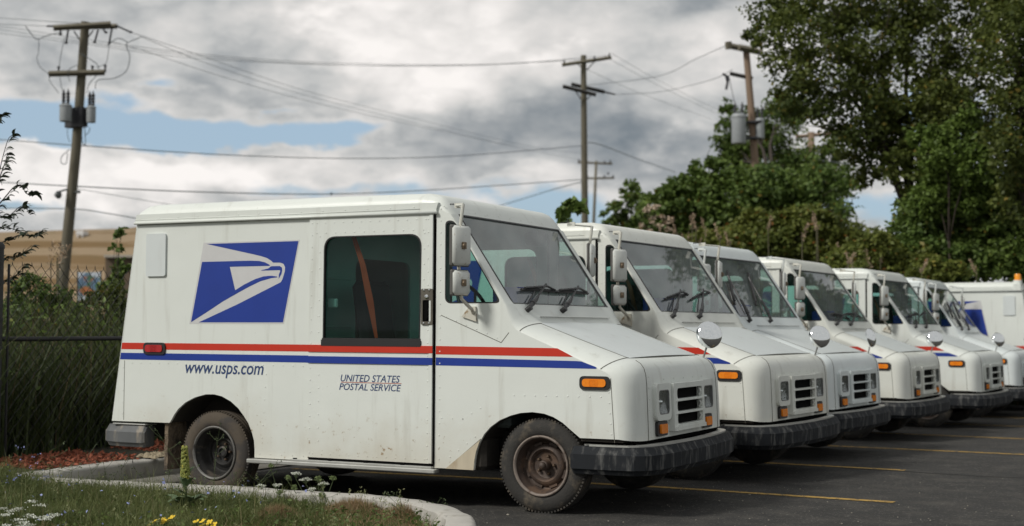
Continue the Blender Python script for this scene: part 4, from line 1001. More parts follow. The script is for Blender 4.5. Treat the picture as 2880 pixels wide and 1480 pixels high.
# pole D far, pole E in the trees
ZD = 120.; pD = empty('utility_pole', at(1672, 800, ZD)); O = pD.location.copy()
tag(pD, 'small distant utility pole just right of the middle pole', 'utility pole', 'wooden utility poles')
b = MB(); b.tube([L(1666, 900, ZD), L(1670, 620, ZD), L(1677, 453, ZD)], .17, 8, r2=.12); b.build('pole_shaft', WOOD, pD, smooth=True)
b = MB(); crossarm(b, L(1625, 457, ZD), L(1722, 461, ZD), .07); crossarm(b, L(1650, 502, ZD), L(1728, 501, ZD), .07); b.build('crossarm', WOOD, pD)
b = MB()
for u, v in ((1628, 455), (1716, 458), (1700, 460), (1652, 500), (1710, 492), (1724, 500), (1700, 500)): b.tube([L(u, v, ZD), L(u, v - 7, ZD)], .07, 5)
b.build('insulators', INS, pD)['kind'] = 'stuff'
ZE = 58.; pE = empty('utility_pole', at(2280, 600, ZE)); O = pE.location.copy()
tag(pE, 'utility pole mostly hidden in the bushes with only its crossarm in a gap of sky', 'utility pole', 'wooden utility poles')
b = MB(); b.tube([L(2281, 900, ZE), L(2281, 372, ZE)], .15, 8); b.build('pole_shaft', WOODL, pE, smooth=True); b = MB(); crossarm(b, L(2238, 385, ZE), L(2336, 376, ZE), .06); b.build('crossarm', WOODL, pE)

# wires
def wire(pts, r, label, grp='overhead lines'):
    P = [at(*p) for p in pts]; O_ = P[0].copy()
    P3 = []
    for i in range(len(P) - 1):
        p0, p1, p2, p3 = P[max(i - 1, 0)], P[i], P[i + 1], P[min(i + 2, len(P) - 1)]
        for k in range(8):
            t = k / 8; P3.append(.5 * ((2 * p1) + (p2 - p0) * t + (2 * p0 - 5 * p1 + 4 * p2 - p3) * t * t + (3 * p1 - p0 - 3 * p2 + p3) * t ** 3) - O_)
    P3.append(P[-1] - O_)
    b = MB(); b.tube(P3, r, 5); o = b.build('power_line', WIRE, None, smooth=True); o.location = O_
    tag(o, label, 'power line', grp)
wa = 40; rw = .0085
wire([(-150, 48, 52), (0, 51, 46), (130, 60, wa), (236, 66, wa)], rw, 'uppermost thin wire arriving at the top of the left pole')
wire([(-150, 62, 52), (0, 68, 46), (132, 74, wa)], rw, 'second wire from the top left of the left pole')
wire([(-150, 60, 60), (0, 74, 56), (250, 112, 50), (560, 152, 52), (900, 176, 56), (1300, 182, 60), (1587, 172, 62)], rw, 'upper of the long sagging wires from the left edge to the middle pole')
wire([(-150, 72, 60), (0, 84, 56), (250, 120, 50), (560, 158, 52), (900, 181, 56), (1300, 186, 60), (1640, 166, 62)], rw, 'lower of the long sagging wires from the left edge to the middle pole')
wire([(-150, 80, 60), (0, 94, 56), (250, 126, 50), (560, 165, 54), (1000, 184, 60), (1400, 180, 62), (1714, 156, 62)], rw, 'third long sagging wire from the left edge to the middle pole')
wire([(368, 91, wa), (560, 155, 46), (860, 256, 60), (1150, 330, 78), (1480, 410, 100), (1640, 432, 115)], rw, 'upper wire of the bundle falling right from the left pole')
wire([(398, 104, wa), (600, 185, 46), (860, 268, 60), (1150, 342, 78), (1480, 420, 100), (1660, 455, 118)], rw, 'middle wire of the bundle falling right from the left pole')
wire([(310, 116, wa), (420, 148, 42), (620, 214, 50), (880, 288, 62), (1180, 356, 80), (1500, 424, 105)], rw, 'lower wire of the bundle falling right from the left pole')
wire([(-150, 385, 48), (0, 393, 44), (230, 410, 40), (640, 436, 44), (1000, 446, 50), (1300, 438, 56), (1640, 410, 62)], .014, 'grey cable crossing the blue sky from the left pole to the middle pole')
wire([(-150, 508, 48), (0, 513, 44), (208, 524, 40), (560, 540, 42), (940, 546, 48), (1250, 532, 56), (1640, 505, 62)], .017, 'thick low cable just above the roof of the nearest van')
wire([(932, 542, 48), (932, 549, 48)], .04, 'small clamp on the low cable above the van roof')
wire([(0, 586, 44), (200, 588, 40), (300, 600, 38), (460, 628, 36)], .014, 'lowest cable left of the nearest van roof')
wire([(210, 530, 40), (420, 566, 40), (620, 600, 40)], .008, 'thin drop wire falling from the left pole to the right')
wire([(1250, 622, 70), (1420, 575, 66), (1560, 532, 64), (1645, 510, 62)], .02, 'short cable rising to the middle pole from the nearest van roof')
wire([(1719, 150, 62), (1850, 225, 70), (2000, 300, 84), (2060, 322, 90)], rw, 'upper wire falling right from the middle pole')
wire([(1700, 158, 62), (1850, 240, 70), (2000, 312, 84), (2060, 335, 90)], rw, 'second wire falling right from the middle pole')
wire([(1650, 195, 62), (1800, 262, 72), (2000, 335, 88)], rw, 'third wire falling right from the middle pole')
wire([(1730, 266, 62), (1860, 258, 60), (2000, 225, 54), (2060, 196, 50)], .012, 'faint wire curving from the middle pole up to the weathered pole')
wire([(1650, 240, 62), (1850, 215, 58), (1960, 165, 54), (2050, 125, 50)], .012, 'faint wire with small clips rising to the top of the weathered pole')
wire([(1650, 402, 62), (1690, 408, 64), (1800, 450, 74), (1900, 485, 84)], .02, 'cable falling right from halfway up the middle pole')
wire([(1980, 470, 54), (1988, 440, 54), (2010, 390, 54)], .014, 'short steep guy wire left of the weathered pole')
wire([(2144, 148, 50), (2400, 130, 40), (2700, 112, 32), (3000, 92, 26)], .016, 'upper of two wires crossing in front of the tall tree', 'wires before the trees')
wire([(2130, 150, 50), (2400, 146, 40), (2700, 130, 32), (3000, 114, 26)], .016, 'lower of two wires crossing in front of the tall tree', 'wires before the trees')
wire([(2280, 448, 56), (2450, 468, 46), (2700, 478, 36), (3000, 480, 30)], .018, 'pale low cable crossing in front of the bushes at the right', 'wires before the trees')

# ------------------------------------------------------------------ hillside, shed and banner far left
HILL = bpy.data.materials.new('hill_strata'); HILL.use_nodes = True; t = HILL.node_tree; pb = t.nodes['Principled BSDF']; pb.inputs['Roughness'].default_value = 1.; pb.inputs['Specular IOR Level'].default_value = .1
tcn = t.nodes.new('ShaderNodeTexCoord'); mp = t.nodes.new('ShaderNodeMapping'); mp.inputs['Scale'].default_value = (.012, .012, .85); t.links.new(tcn.outputs['Object'], mp.inputs[0])
nn_ = t.nodes.new('ShaderNodeTexNoise'); nn_.inputs['Scale'].default_value = 1.; nn_.inputs['Detail'].default_value = 4; t.links.new(mp.outputs[0], nn_.inputs[0])
n2_ = t.nodes.new('ShaderNodeTexNoise'); n2_.inputs['Scale'].default_value = .35; n2_.inputs['Detail'].default_value = 8; t.links.new(tcn.outputs['Object'], n2_.inputs[0])
c = mixc(t, Nd(t, nn_.outputs[0]).ss(.46, .54), (.19, .125, .062), (.30, .225, .145)); c = mixc(t, Nd(t, n2_.outputs[0]).ss(.55, .75) * .5, c, (.14, .12, .06)); t.links.new(c, pb.inputs['Base Color'])
vs = []; fs = []; us = list(np.linspace(-600, 1500, 43)); hs = 12
for i, u in enumerate(us):
    top = 650 - 8 * math.sin((u - 100) / 260) - (6 if u > 380 else 0) + max(0, u - 900) * .30
    for j in range(hs):
        q = j / (hs - 1); Z = 105 + 70 * q; v = 925 + (top - 925) * q ** .9
        p = at(u, v, Z); vs.append((p.x, p.y, p.z + (mnoise.noise(Vector((u * .01, j * .8, 0))) * .8 if 0 < j < hs - 1 else 0)))
for i in range(len(us) - 1):
    for j in range(hs - 1): a = i * hs + j; fs.append((a, a + hs, a + hs + 1, a + 1))
n0 = len(vs)
for i, u in enumerate(us): p = vs[i * hs + hs - 1]; q = (p[0] - CAM.x, p[1] - CAM.y); vs.append((p[0] + q[0] * 1.2, p[1] + q[1] * 1.2, -1))
for i in range(len(us) - 1): fs.append((i * hs + hs - 1, (i + 1) * hs + hs - 1, n0 + i + 1, n0 + i))
tag(MB().add(vs, fs).build('hillside', HILL, smooth=True), kind='structure')
def facebox(b, u0, v0, u1, v1, Z, depth):
    A, B = at(u0, v1, Z), at(u1, v1, Z); C_, D_ = at(u0, v0, Z), at(u1, v0, Z); dv = CF * depth; dv.z = 0
    b.add([A, B, D_, C_, A + dv, B + dv, D_ + dv, C_ + dv], [(0, 1, 2, 3), (4, 7, 6, 5), (0, 4, 5, 1), (1, 5, 6, 2), (2, 6, 7, 3), (3, 7, 4, 0)])
shed = empty('storage_shed', at(340, 780, 88)); shed.location.z = 0
def rel(b, o): b.v = [tuple(Vector(p) - o.location) for p in b.v]; return b
tag(shed, 'low brown flat-roofed building at the foot of the tan hillside', 'building')
b = MB(); facebox(b, 296, 724, 520, 930, 88, 8); rel(b, shed).build('wall', mat('brown_cladding', (.13, .095, .065), .9, var=.2, vscale=.8), shed)
b = MB(); facebox(b, 292, 717, 524, 724, 87.6, 9); rel(b, shed).build('roof', mat('pale_fascia', (.42, .38, .32), .8), shed)
sg_ = empty('container', at(224, 655, 170)); tag(sg_, 'tiny white box on top of the tan hillside', 'box')
b = MB(); facebox(b, 214, 648, 234, 661, 168, 2); rel(b, sg_).build('box_body', mat('white_box', (.7, .7, .7), .6), sg_)
b = MB(); facebox(b, 216, 657, 219, 668, 167.8, .3); facebox(b, 229, 657, 232, 668, 167.8, .3); rel(b, sg_).build('box_leg', mat('white_box', (.7, .7, .7), .6), sg_)
ban = empty('banner_sign', at(248, 805, 30)); tag(ban, 'white banner with blurred blue and orange picture behind the chain-link fence', 'banner')
BM = bpy.data.materials.new('banner_print'); BM.use_nodes = True; t = BM.node_tree; pb = t.nodes['Principled BSDF']; pb.inputs['Roughness'].default_value = .6
tcn = t.nodes.new('ShaderNodeTexCoord'); nn_ = t.nodes.new('ShaderNodeTexNoise'); nn_.inputs['Scale'].default_value = 5; nn_.inputs['Detail'].default_value = 2; t.links.new(tcn.outputs['Object'], nn_.inputs[0])
sp = t.nodes.new('ShaderNodeSeparateColor'); t.links.new(nn_.outputs[1], sp.inputs[0])
le = t.nodes.new('ShaderNodeVectorMath'); le.operation = 'LENGTH'; t.links.new(tcn.outputs['Object'], le.inputs[0]); ln_ = Nd(t, le.outputs['Value'])
c = mixc(t, Nd(t, sp.outputs[0]).ss(.45, .55), (.12, .20, .30), (.45, .16, .06)); c = mixc(t, Nd(t, sp.outputs[1]).ss(.52, .60), c, (.06, .16, .10)); c = mixc(t, (ln_ + (Nd(t, nn_.outputs[0]) - .5) * .3).ss(.22, .28), c, (.55, .60, .66)); t.links.new(c, pb.inputs['Base Color'])
b = MB(); facebox(b, 220, 766, 282, 846, 30, .03); rel(b, ban).build('banner_sheet', BM, ban)
b = MB(); b.tube([at(219, 762, 30.05), at(219, 930, 30.05)], .02, 6); b.tube([at(283, 762, 30.05), at(283, 930, 30.05)], .02, 6); rel(b, ban).build('banner_post', BLK, ban)
b = MB(); facebox(b, 150, 870, 172, 920, 27, .3); tag(b.build('white_barrel', mat('white_box', (.7, .7, .7), .6)), 'small pale object low behind the fence beside the pole', 'barrel')

# ------------------------------------------------------------------ chain link fence
FB = mat('fence_black', (.012, .012, .013), .5)
FX_ = -5.33; fz = .02; ftop = 1.80; y0f = .19
fence = empty('chain_link_fence', (FX_, .2, 0)); tag(fence, 'black chain-link fence behind the parked vans with a post at the left edge', 'fence')
def lf(x, y, z): return (x - FX_, y - .2, z)
for k in range(9):
    b = MB(); y = y0f + k * 3.05; r_ = .045 if k == 0 else .03
    b.tube([lf(FX_, y, -.1), lf(FX_, y, ftop + (.15 if k == 0 else .02))], r_, 14); b.lathe([(r_ + .006, 0), (r_ + .006, .03), (r_ * .7, .055), (.001, .065)], lf(FX_, y, ftop + (.13 if k == 0 else 0)), 'z', 14)
    if k == 0:
        for z in (.35, .75, 1.05, 1.3, 1.62): b.lathe([(.052, 0), (.052, .025)], lf(FX_, y, z), 'z', 14)
    b.build('fence_post', FB, fence, smooth=True, auto=40)
b = MB(); b.tube([lf(FX_, y0f, 1.142), lf(FX_, y0f + 24.4, 1.142)], .021, 8); b.build('fence_rail', FB, fence, smooth=True)
b = MB(); b.tube([lf(FX_, y0f, .06), lf(FX_, y0f + 24.4, .06)], .005, 4); b.build('bottom_wire', FB, fence)
b = MB(); b.tube([lf(FX_ + .02, y0f + .10, 0.0), lf(FX_ + .02, y0f + .10, ftop)], .012, 6); b.build('tension_bar', FB, fence)
b = MB(); pit = .056; nz = int((ftop - fz) / (pit * 1.0)); r_ = .0034
vs = []; fs = []; ncol = 150
for i in range(ncol):
    y0_ = y0f + .10 + i * pit; pts = []
    for k in range(nz + 1):
        sgn = 1 if k % 2 else -1
        pts.append((FX_ + .004 * sgn, y0_ + (pit * .5 + .002) * sgn * (1 if i % 2 == 0 else -1) + (pit * .5), fz + k * (ftop - fz) / nz))
    # alternate columns mirror the zigzag so that the loops interlock
    if True:
        base = len(vs)
        for (x, y, z) in pts:
            for a in (0, 2.094, 4.188): vs.append(lf(x + r_ * math.cos(a), y + r_ * math.sin(a), z))
        for k in range(nz):
            for a in range(3): p, q = base + k * 3 + a, base + k * 3 + (a + 1) % 3; fs.append((p, q, q + 3, p + 3))
    # twisted barbs on top
    x, y, z = pts[-1]; base = len(vs); vs += [lf(x, y - .004, z), lf(x, y + .004, z), lf(x, y - .006, z + .035)]; fs.append((base, base + 1, base + 2))
b.add(vs, fs); tag(b.build('chain_link_mesh', FB, fence, recalc=False), kind='stuff')

# ------------------------------------------------------------------ leaves, blades: numpy built meshes
def npmesh(name, V, F, mats, mi=None, parent=None, smooth=False, loc=None):
    """V (n,3); F (m,k) faces all with k corners"""
    me = bpy.data.meshes.new(name); n, (m_, k) = len(V), F.shape
    me.vertices.add(n); me.vertices.foreach_set('co', np.ascontiguousarray(V, dtype=np.float32).ravel())
    me.loops.add(m_ * k); me.loops.foreach_set('vertex_index', np.ascontiguousarray(F, dtype=np.int32).ravel())
    me.polygons.add(m_); me.polygons.foreach_set('loop_start', np.arange(0, m_ * k, k, dtype=np.int32))
    if not isinstance(mats, (list, tuple)): mats = [mats]
    for q in mats: me.materials.append(q)
    if mi is not None: me.polygons.foreach_set('material_index', np.ascontiguousarray(mi, dtype=np.int32))
    me.update(calc_edges=True)
    o = bpy.data.objects.new(name, me); COL.objects.link(o); o.parent = parent
    if loc is not None: o.location = loc
    return o
def leaf_mat(name, c1, c2, c3=None, scale=.8, trans=.25, rough=.55):
    M = bpy.data.materials.new(name); M.use_nodes = True; t = M.node_tree; p = t.nodes['Principled BSDF']; p.inputs['Roughness'].default_value = rough; p.inputs['Specular IOR Level'].default_value = .3
    o = [n for n in t.nodes if n.type == 'OUTPUT_MATERIAL'][0]
    ge = t.nodes.new('ShaderNodeNewGeometry'); tcn = t.nodes.new('ShaderNodeTexCoord')
    n_ = t.nodes.new('ShaderNodeTexNoise'); n_.inputs['Scale'].default_value = scale; n_.inputs['Detail'].default_value = 3; t.links.new(tcn.outputs['Object'], n_.inputs[0])
    rp = Nd(t, ge.outputs['Random Per Island'])
    c = mixc(t, (Nd(t, n_.outputs[0]) * 1.6 + rp * .6 - .65).f('MAXIMUM', 0.).f('MINIMUM', 1.), c1, c2)
    if c3: c = mixc(t, rp.ss(.972, .99), c, c3)
    t.links.new(c, p.inputs['Base Color'])
    tl = t.nodes.new('ShaderNodeBsdfTranslucent'); t.links.new(c, tl.inputs[0]); mx = t.nodes.new('ShaderNodeMixShader'); mx.inputs[0].default_value = trans
    t.links.new(p.outputs[0], mx.inputs[1]); t.links.new(tl.outputs[0], mx.inputs[2]); t.links.new(mx.outputs[0], o.inputs[0]); return M
LF_D = leaf_mat('leaf_dark', (.044, .066, .016), (.14, .165, .034), (.22, .17, .035), trans=.35)
LF_M = leaf_mat('leaf_mid', (.060, .105, .024), (.16, .225, .048), (.22, .17, .035))
LF_L = leaf_mat('leaf_light', (.07, .115, .022), (.16, .23, .045))
LF_Y = leaf_mat('leaf_yellowish', (.075, .105, .022), (.20, .22, .045), (.28, .12, .03))
BARK = mat('bark', (.040, .030, .022), .95, var=.4, vscale=8, bump=.8, bscale=14, bdist=.05, stretch=(1, 1, .3))
def leaves(P, size, aspect=.6, droop=.3):
    """diamond leaves bent along the midrib at points P"""
    n = len(P); a = rng.uniform(0, 2 * PI, n); el_ = rng.normal(-droop, .5, n)
    d = np.stack([np.cos(a) * np.cos(el_), np.sin(a) * np.cos(el_), np.sin(el_)], 1)
    r = rng.normal(size=(n, 3)); s_ = np.cross(d, r); s_ /= np.linalg.norm(s_, axis=1)[:, None] + 1e-9
    up = np.cross(s_, d); L_ = (size * rng.uniform(.6, 1.35, n))[:, None]; w_ = L_ * aspect * .5
    v = np.stack([P, P + d * L_ * .45 + s_ * w_ + up * w_ * .35, P + d * L_, P + d * L_ * .45 - s_ * w_ + up * w_ * .35], 1).reshape(-1, 3)
    f = np.arange(4 * n).reshape(n, 4); return v, f
def crown_points(clumps, n):
    """clumps: (x,y,z,rx,ry,rz); points mostly near the shell, gathered into twigs with gaps"""
    vol = np.array([c[3] * c[4] + c[5] * c[3] for c in clumps]); cnt = (vol / vol.sum() * n).astype(int); out = []
    for c, k in zip(clumps, cnt):
        nt_ = max(6, k // 30); d = rng.normal(size=(nt_, 3)); d /= np.linalg.norm(d, axis=1)[:, None]
        rr = rng.uniform(.35, 1.0, nt_) ** .55; tw_ = d * rr[:, None] * np.array(c[3:6]) * rng.uniform(.82, 1.2, (nt_, 1)) + np.array(c[:3])
        idx = rng.integers(0, nt_, k); sp_ = np.array([c[3], c[4], c[5]]).mean() * .125
        out.append(tw_[idx] + rng.normal(size=(k, 3)) * sp_ * np.array([1, 1, .75]))
    return np.concatenate(out)
def tree(name, base, clumps, n, size, m_, label, cat, group, trunk_r=.15, limbs=6, aspect=.6):
    o = empty(name, base); tag(o, label, cat, group); B = Vector(base)
    P = crown_points(clumps, n) - np.array(B)
    v, f = leaves(P, size, aspect); npmesh('crown', v, f, m_, parent=o)
    b = MB(); cs = sorted(clumps, key=lambda c: -c[3])[:limbs]
    tz = np.mean([c[2] for c in clumps]); ctr = Vector((np.mean([c[0] for c in clumps]), np.mean([c[1] for c in clumps]), 0))
    fork = Vector((0, 0, 0)) + (Vector((ctr.x, ctr.y, 0)) - Vector((B.x, B.y, 0))) * .35; fork.z = max((min(c[2] - c[5] for c in clumps) - B.z) * .8 + .4, (tz - B.z) * .35)
    b.tube([Vector((0, 0, -.5)), fork * .5 + Vector((.08, 0, 0)), fork], trunk_r, 10, r2=trunk_r * .75)
    for c in cs:
        T = Vector(c[:3]) - B; mid = fork.lerp(T, .5) + Vector((random.uniform(-.1, .1), random.uniform(-.1, .1), .15)) * T.length * .3
        b.tube([fork - Vector((0, 0, .2)), fork.lerp(mid, .5), mid, mid.lerp(T, .6), T], trunk_r * .5, 6, r2=trunk_r * .08)
        for q in range(4):
            e_ = T + Vector((random.uniform(-1, 1) * c[3], random.uniform(-1, 1) * c[4], random.uniform(-.6, .9) * c[5])) * .8; b.tube([mid.lerp(T, random.uniform(.2, .8)), e_], trunk_r * .13, 4, r2=trunk_r * .03)
    b.build('trunk', BARK, o, smooth=True); return o
def cl(lst, Z, dep=1.0):
    """clumps given in frame directions: (u, v, ru, rv[, dZ])"""
    out = []
    for q in lst:
        u, v, ru, rv = q[:4]; dZ = q[4] if len(q) > 4 else random.uniform(-.6, .6) * dep; z_ = Z + dZ; p = at(u, v, z_); s_ = z_ / FPX; out.append((p.x, p.y, p.z, ru * s_, (ru + rv) * .5 * s_ * dep, rv * s_))
    return out
def gbase(u, Z): p = at(u, 900, Z); return (p.x, p.y, -.3)
TG = 'trees and bushes behind the lot'
tree('cottonwood_tree', gbase(2610, 27), cl([(2240, 110, 110, 110), (2200, 30, 90, 80), (2330, -10, 130, 110), (2330, 200, 120, 110), (2250, 280, 90, 60), (2400, 330, 130, 100), (2440, 120, 130, 110), (2560, -20, 170, 100), (2520, 250, 130, 120), (2490, 430, 90, 80), (2620, 120, 120, 100),
     (2560, 380, 120, 90), (2700, 230, 110, 100), (2430, 470, 55, 55), (2390, 400, 60, 50), (2130, 95, 45, 30), (2660, 330, 90, 90), (2800, 30, 110, 90), (2780, 330, 90, 100), (2590, 470, 100, 70, -1.), (2690, 440, 90, 70, -1.), (2640, 300, 90, 70, -1.)], 27, 1.1), 41000, .088, LF_D,
     'tall dark cottonwood tree overhanging the right side with sky showing through', 'tree', TG, .15, 10, .75)
tree('maple_tree', gbase(2960, 24), cl([(2860, 120, 110, 130), (2900, -30, 140, 110), (2930, 300, 130, 120), (2850, 420, 80, 90), (2960, 500, 110, 110), (2870, 560, 70, 80)], 24, 1.1), 24000, .085, LF_D, 'dark tree cut by the upper right edge of the photo', 'tree', TG, .25, 6, .7)
tree('boxelder_tree', gbase(2190, 44), cl([(2180, 350, 70, 80), (2120, 380, 60, 70), (2080, 420, 50, 60), (2170, 470, 120, 80), (2290, 500, 110, 60), (2060, 330, 35, 30), (2220, 470, 80, 50), (2360, 510, 50, 50), (2100, 320, 30, 25), (2045, 380, 42, 55), (2075, 450, 60, 55), (2040, 300, 18, 22), (2230, 310, 50, 45), (2330, 430, 60, 30)], 56, .8), 19000, .17, LF_M, 'bushy green tree around the weathered pole with transformers', 'tree', TG, .2, 6)
tree('broad_bush', gbase(2080, 36), cl([(1960, 490, 34, 36), (2010, 468, 30, 32), (1890, 530, 26, 34), (1930, 508, 22, 30), (2120, 490, 44, 34), (1850, 560, 30, 30), (2200, 500, 40, 30), (2060, 560, 140, 90), (1960, 560, 90, 70), (2180, 560, 130, 90), (2300, 560, 110, 100), (1900, 590, 60, 60), (1830, 600, 50, 50), (2080, 510, 80, 30), (1990, 520, 50, 30), (1920, 530, 40, 30), (2200, 640, 160, 80), (2000, 650, 150, 70), (2340, 640, 60, 50)], 36, 1.), 38000, .13, LF_M, 'wide dark green bush between the middle pole and the tall tree', 'bush', TG, .12, 8)
tree('low_bush', gbase(2230, 30), cl([(2080, 690, 120, 60), (2200, 670, 120, 60), (2330, 690, 130, 70), (2450, 710, 110, 60), (1980, 700, 80, 45), (2270, 620, 90, 40), (2140, 620, 70, 35)], 30, .8), 26000, .10, LF_Y, 'low yellowish green bush just above the roofs of the third and fourth vans', 'bush', TG, .08, 6)
tree('bright_sapling', gbase(2660, 25.2), cl([(2640, 420, 60, 60), (2600, 380, 40, 40), (2700, 370, 45, 55), (2730, 330, 30, 40), (2660, 500, 80, 60), (2740, 460, 60, 60), (2780, 400, 40, 40), (2620, 560, 60, 50), (2700, 560, 80, 50)], 25.2, .7), 17000, .085, LF_L, 'bright green young tree in front of the dark trees at the right', 'tree', TG, .03, 6)
tree('thicket_bush', gbase(2680, 26), cl([(2620, 640, 110, 90), (2740, 620, 120, 90), (2590, 700, 70, 50), (2680, 730, 130, 60), (2830, 680, 110, 100), (2760, 540, 90, 60), (2850, 580, 80, 70), (2620, 560, 60, 50), (2550, 720, 50, 40), (2900, 740, 100, 60)], 26, .9), 34000, .10, LF_M, 'large mid green bush at the right behind the left-facing van', 'bush', TG, .12, 8)
tree('amber_shrub', gbase(2500, 25), cl([(2440, 725, 70, 50), (2560, 745, 80, 45), (2380, 735, 60, 40), (2640, 760, 80, 35), (2480, 680, 50, 30)], 25, .8), 12000, .08, LF_Y, 'yellow and orange tinted shrub just above the fifth and sixth vans', 'bush', TG, .05, 4)
tree('thin_tree', gbase(1760, 46), cl([(1770, 540, 34, 34), (1750, 580, 40, 30), (1800, 560, 30, 34), (1720, 600, 30, 28), (1790, 610, 44, 34), (1740, 630, 50, 24), (1840, 600, 40, 50)], 46, .8), 3600, .14, LF_M, 'thin loose tree right of the small distant pole', 'tree', TG, .08, 7)
tree('thin_tree', gbase(1860, 40), cl([(1860, 640, 50, 40), (1900, 560, 45, 50), (1930, 640, 60, 60), (1880, 600, 40, 40), (1820, 650, 40, 30)], 40, .8), 5200, .13, LF_M, 'small leafy tree at the left end of the wide bush', 'tree', TG, .08, 5)
tree('cream_flowered_shrub', gbase(1850, 34), cl([(1840, 600, 30, 26), (1870, 625, 34, 20), (1810, 640, 24, 16)], 34, .6), 420, .09, mat('cream_blossom', (.50, .40, .30), .8), 'shrub with pale cream blossom left of the wide bush', 'bush', TG, .03, 3)
tree('vine_shoot', gbase(1600, 22), cl([(1600, 575, 26, 14), (1582, 600, 14, 16), (1630, 580, 16, 12), (1590, 620, 10, 8)], 22, .5), 260, .12, LF_M, 'leafy vine shoot beside the middle pole above the nearest van windshield', 'plant', TG, .02, 3, .9)
tree('hill_sapling', gbase(335, 20), cl([(330, 655, 22, 10), (345, 645, 12, 8), (322, 690, 10, 8), (336, 700, 12, 8), (330, 755, 40, 28), (310, 800, 50, 30)], 20, .5), 700, .075, LF_M, 'spindly sapling left of the nearest van against the hillside', 'tree', TG, .012, 6, .8)
tree('fence_bush', gbase(120, 15.5), cl([(90, 830, 70, 60), (150, 880, 80, 80), (60, 930, 70, 80), (210, 940, 80, 80), (110, 1030, 90, 90), (40, 860, 50, 40)], 15.3, .6), 9000, .055, LF_M, 'leafy green bush pressed against the back of the fence near the post', 'bush', TG, .02, 5)
tree('fence_bush', gbase(280, 16), cl([(270, 880, 60, 60), (320, 840, 50, 60), (300, 950, 70, 80), (240, 1040, 90, 90), (330, 1040, 60, 90), (370, 900, 60, 80)], 15.8, .6), 9000, .05, LF_D, 'darker leafy bush behind the fence beside the rear of the nearest van', 'bush', TG, .02, 5)
# sapling at the left edge with leaves one can tell apart
sap = empty('leaf_sapling', at(-10, 1000, 12.3)); tag(sap, 'sapling with dark pointed leaves at the left edge above the fence post', 'tree'); O = sap.location.copy()
lm = MB(); n_ = 5; vs = []; fs = []
for i in range(n_ + 1):
    t_ = i / n_; w_ = .017 * math.sin(PI * min(1, t_ * .92 + .04)) ** .8; bend = -.022 * (2 * t_ - 1) ** 2
    vs += [(t_ * .085, -w_, bend), (t_ * .085, 0, bend - .005), (t_ * .085, w_, bend)]
for i in range(n_): a = 3 * i; fs += [(a, a + 3, a + 4, a + 1), (a + 1, a + 4, a + 5, a + 2)]
lob = lm.add(vs, fs).build('leaf', mat('sapling_leaf', (.022, .034, .016), .45, var=.3), sap, smooth=True, recalc=False); leafme = lob.data; first = lob
b = MB(); br_ = [[(-60, 1000), (-40, 700), (-10, 520), (20, 400), (38, 380)], [(-40, 620), (10, 560), (50, 520), (80, 548), (98, 540)], [(-20, 600), (20, 610), (60, 580), (85, 600)], [(-30, 700), (10, 680), (60, 660), (96, 665), (112, 650)], [(-10, 520), (10, 470), (22, 430)], [(-40, 760), (0, 730), (50, 720), (90, 690)], [(-40, 350), (-5, 330), (8, 320)], [(-20, 640), (20, 640), (50, 650)], [(-40, 800), (10, 790), (50, 770), (70, 740)]]
slots_ = []
for P in br_:
    Q_ = [at(u, v, 12.3 + .1 * math.sin(u)) - O for u, v in [(p.x, p.y) for p in smooth_path(P, 4)]]; b.tube(Q_, .007, 5, r2=.002)
    for i in range(2, len(Q_)):
        for q in range(2): slots_.append((Q_[i - 1].lerp(Q_[i], random.random()), (Q_[i] - Q_[i - 1]).normalized()))
b.build('stem', BARK, sap, smooth=True)
for i, (p, d) in enumerate(slots_):
    o = first if i == 0 else first.copy()
    if i: COL.objects.link(o)
    o.parent = sap; o.location = p; sd = random.choice((-1, 1)); out_ = (CR * random.uniform(.2, 1) * sd * .5 + CR * .6 + Vector((0, 0, random.uniform(-.2, .45))) + CF * random.uniform(-.5, .5)).normalized()
    o.rotation_euler = (out_.to_track_quat('X', 'Z').to_matrix() @ Matrix.Rotation(random.uniform(-.8, .8), 3, 'X')).to_euler(); sc_ = random.uniform(.65, 1.15); o.scale = (sc_,) * 3

# ------------------------------------------------------------------ blades: reeds behind the fence, grass in the bed
def blades(P, h, wd, lean, seg=4, curve=.5):
    n = len(P); a = rng.uniform(0, 2 * PI, n); ln = rng.uniform(0, 1, n)[:, None] * lean; d = np.stack([np.cos(a), np.sin(a), np.zeros(n)], 1)
    f2 = rng.uniform(0, 2 * PI, n); s_ = np.stack([np.cos(f2), np.sin(f2), np.zeros(n)], 1); h = (h * np.ones(n))[:, None]; wd = (wd * np.ones(n))[:, None]; vs = []
    for i in range(seg):
        t_ = i / seg; c = P + np.array([0, 0, 1.]) * h * (t_ - curve * .5 * (t_ ** 2) * ln) + d * h * ln * t_ ** 2; w_ = wd * (1 - t_ ** 1.6) * .5; vs += [c - s_ * w_, c + s_ * w_]
    vs.append(P + np.array([0, 0, 1.]) * h * (1 - curve * .5 * ln) + d * h * ln)
    V = np.stack(vs, 1); k = 2 * seg + 1; base = (np.arange(n) * k)[:, None]; F = []
    for i in range(seg - 1): F.append(base + np.array([[2 * i, 2 * i + 1, 2 * i + 3, 2 * i + 2]]))
    F.append(base + np.array([[2 * seg - 2, 2 * seg - 1, 2 * seg, 2 * seg]]))
    F = np.concatenate(F); return V.reshape(-1, 3), F
def blade_obj(name, P, h, wd, lean, m_, **kw):
    V, F = blades(P, h, wd, lean, **kw); q = F[:, 2] != F[:, 3]; T = F[~q][:, :3]; T = np.concatenate([T, T[:, 2:3]], 1)
    # degenerate quads become proper triangles by splitting quads too
    quads = F[q]; tri = np.concatenate([quads[:, [0, 1, 2]], quads[:, [0, 2, 3]], F[~q][:, :3]])
    return tag(npmesh(name, V, tri, m_), kind='stuff')
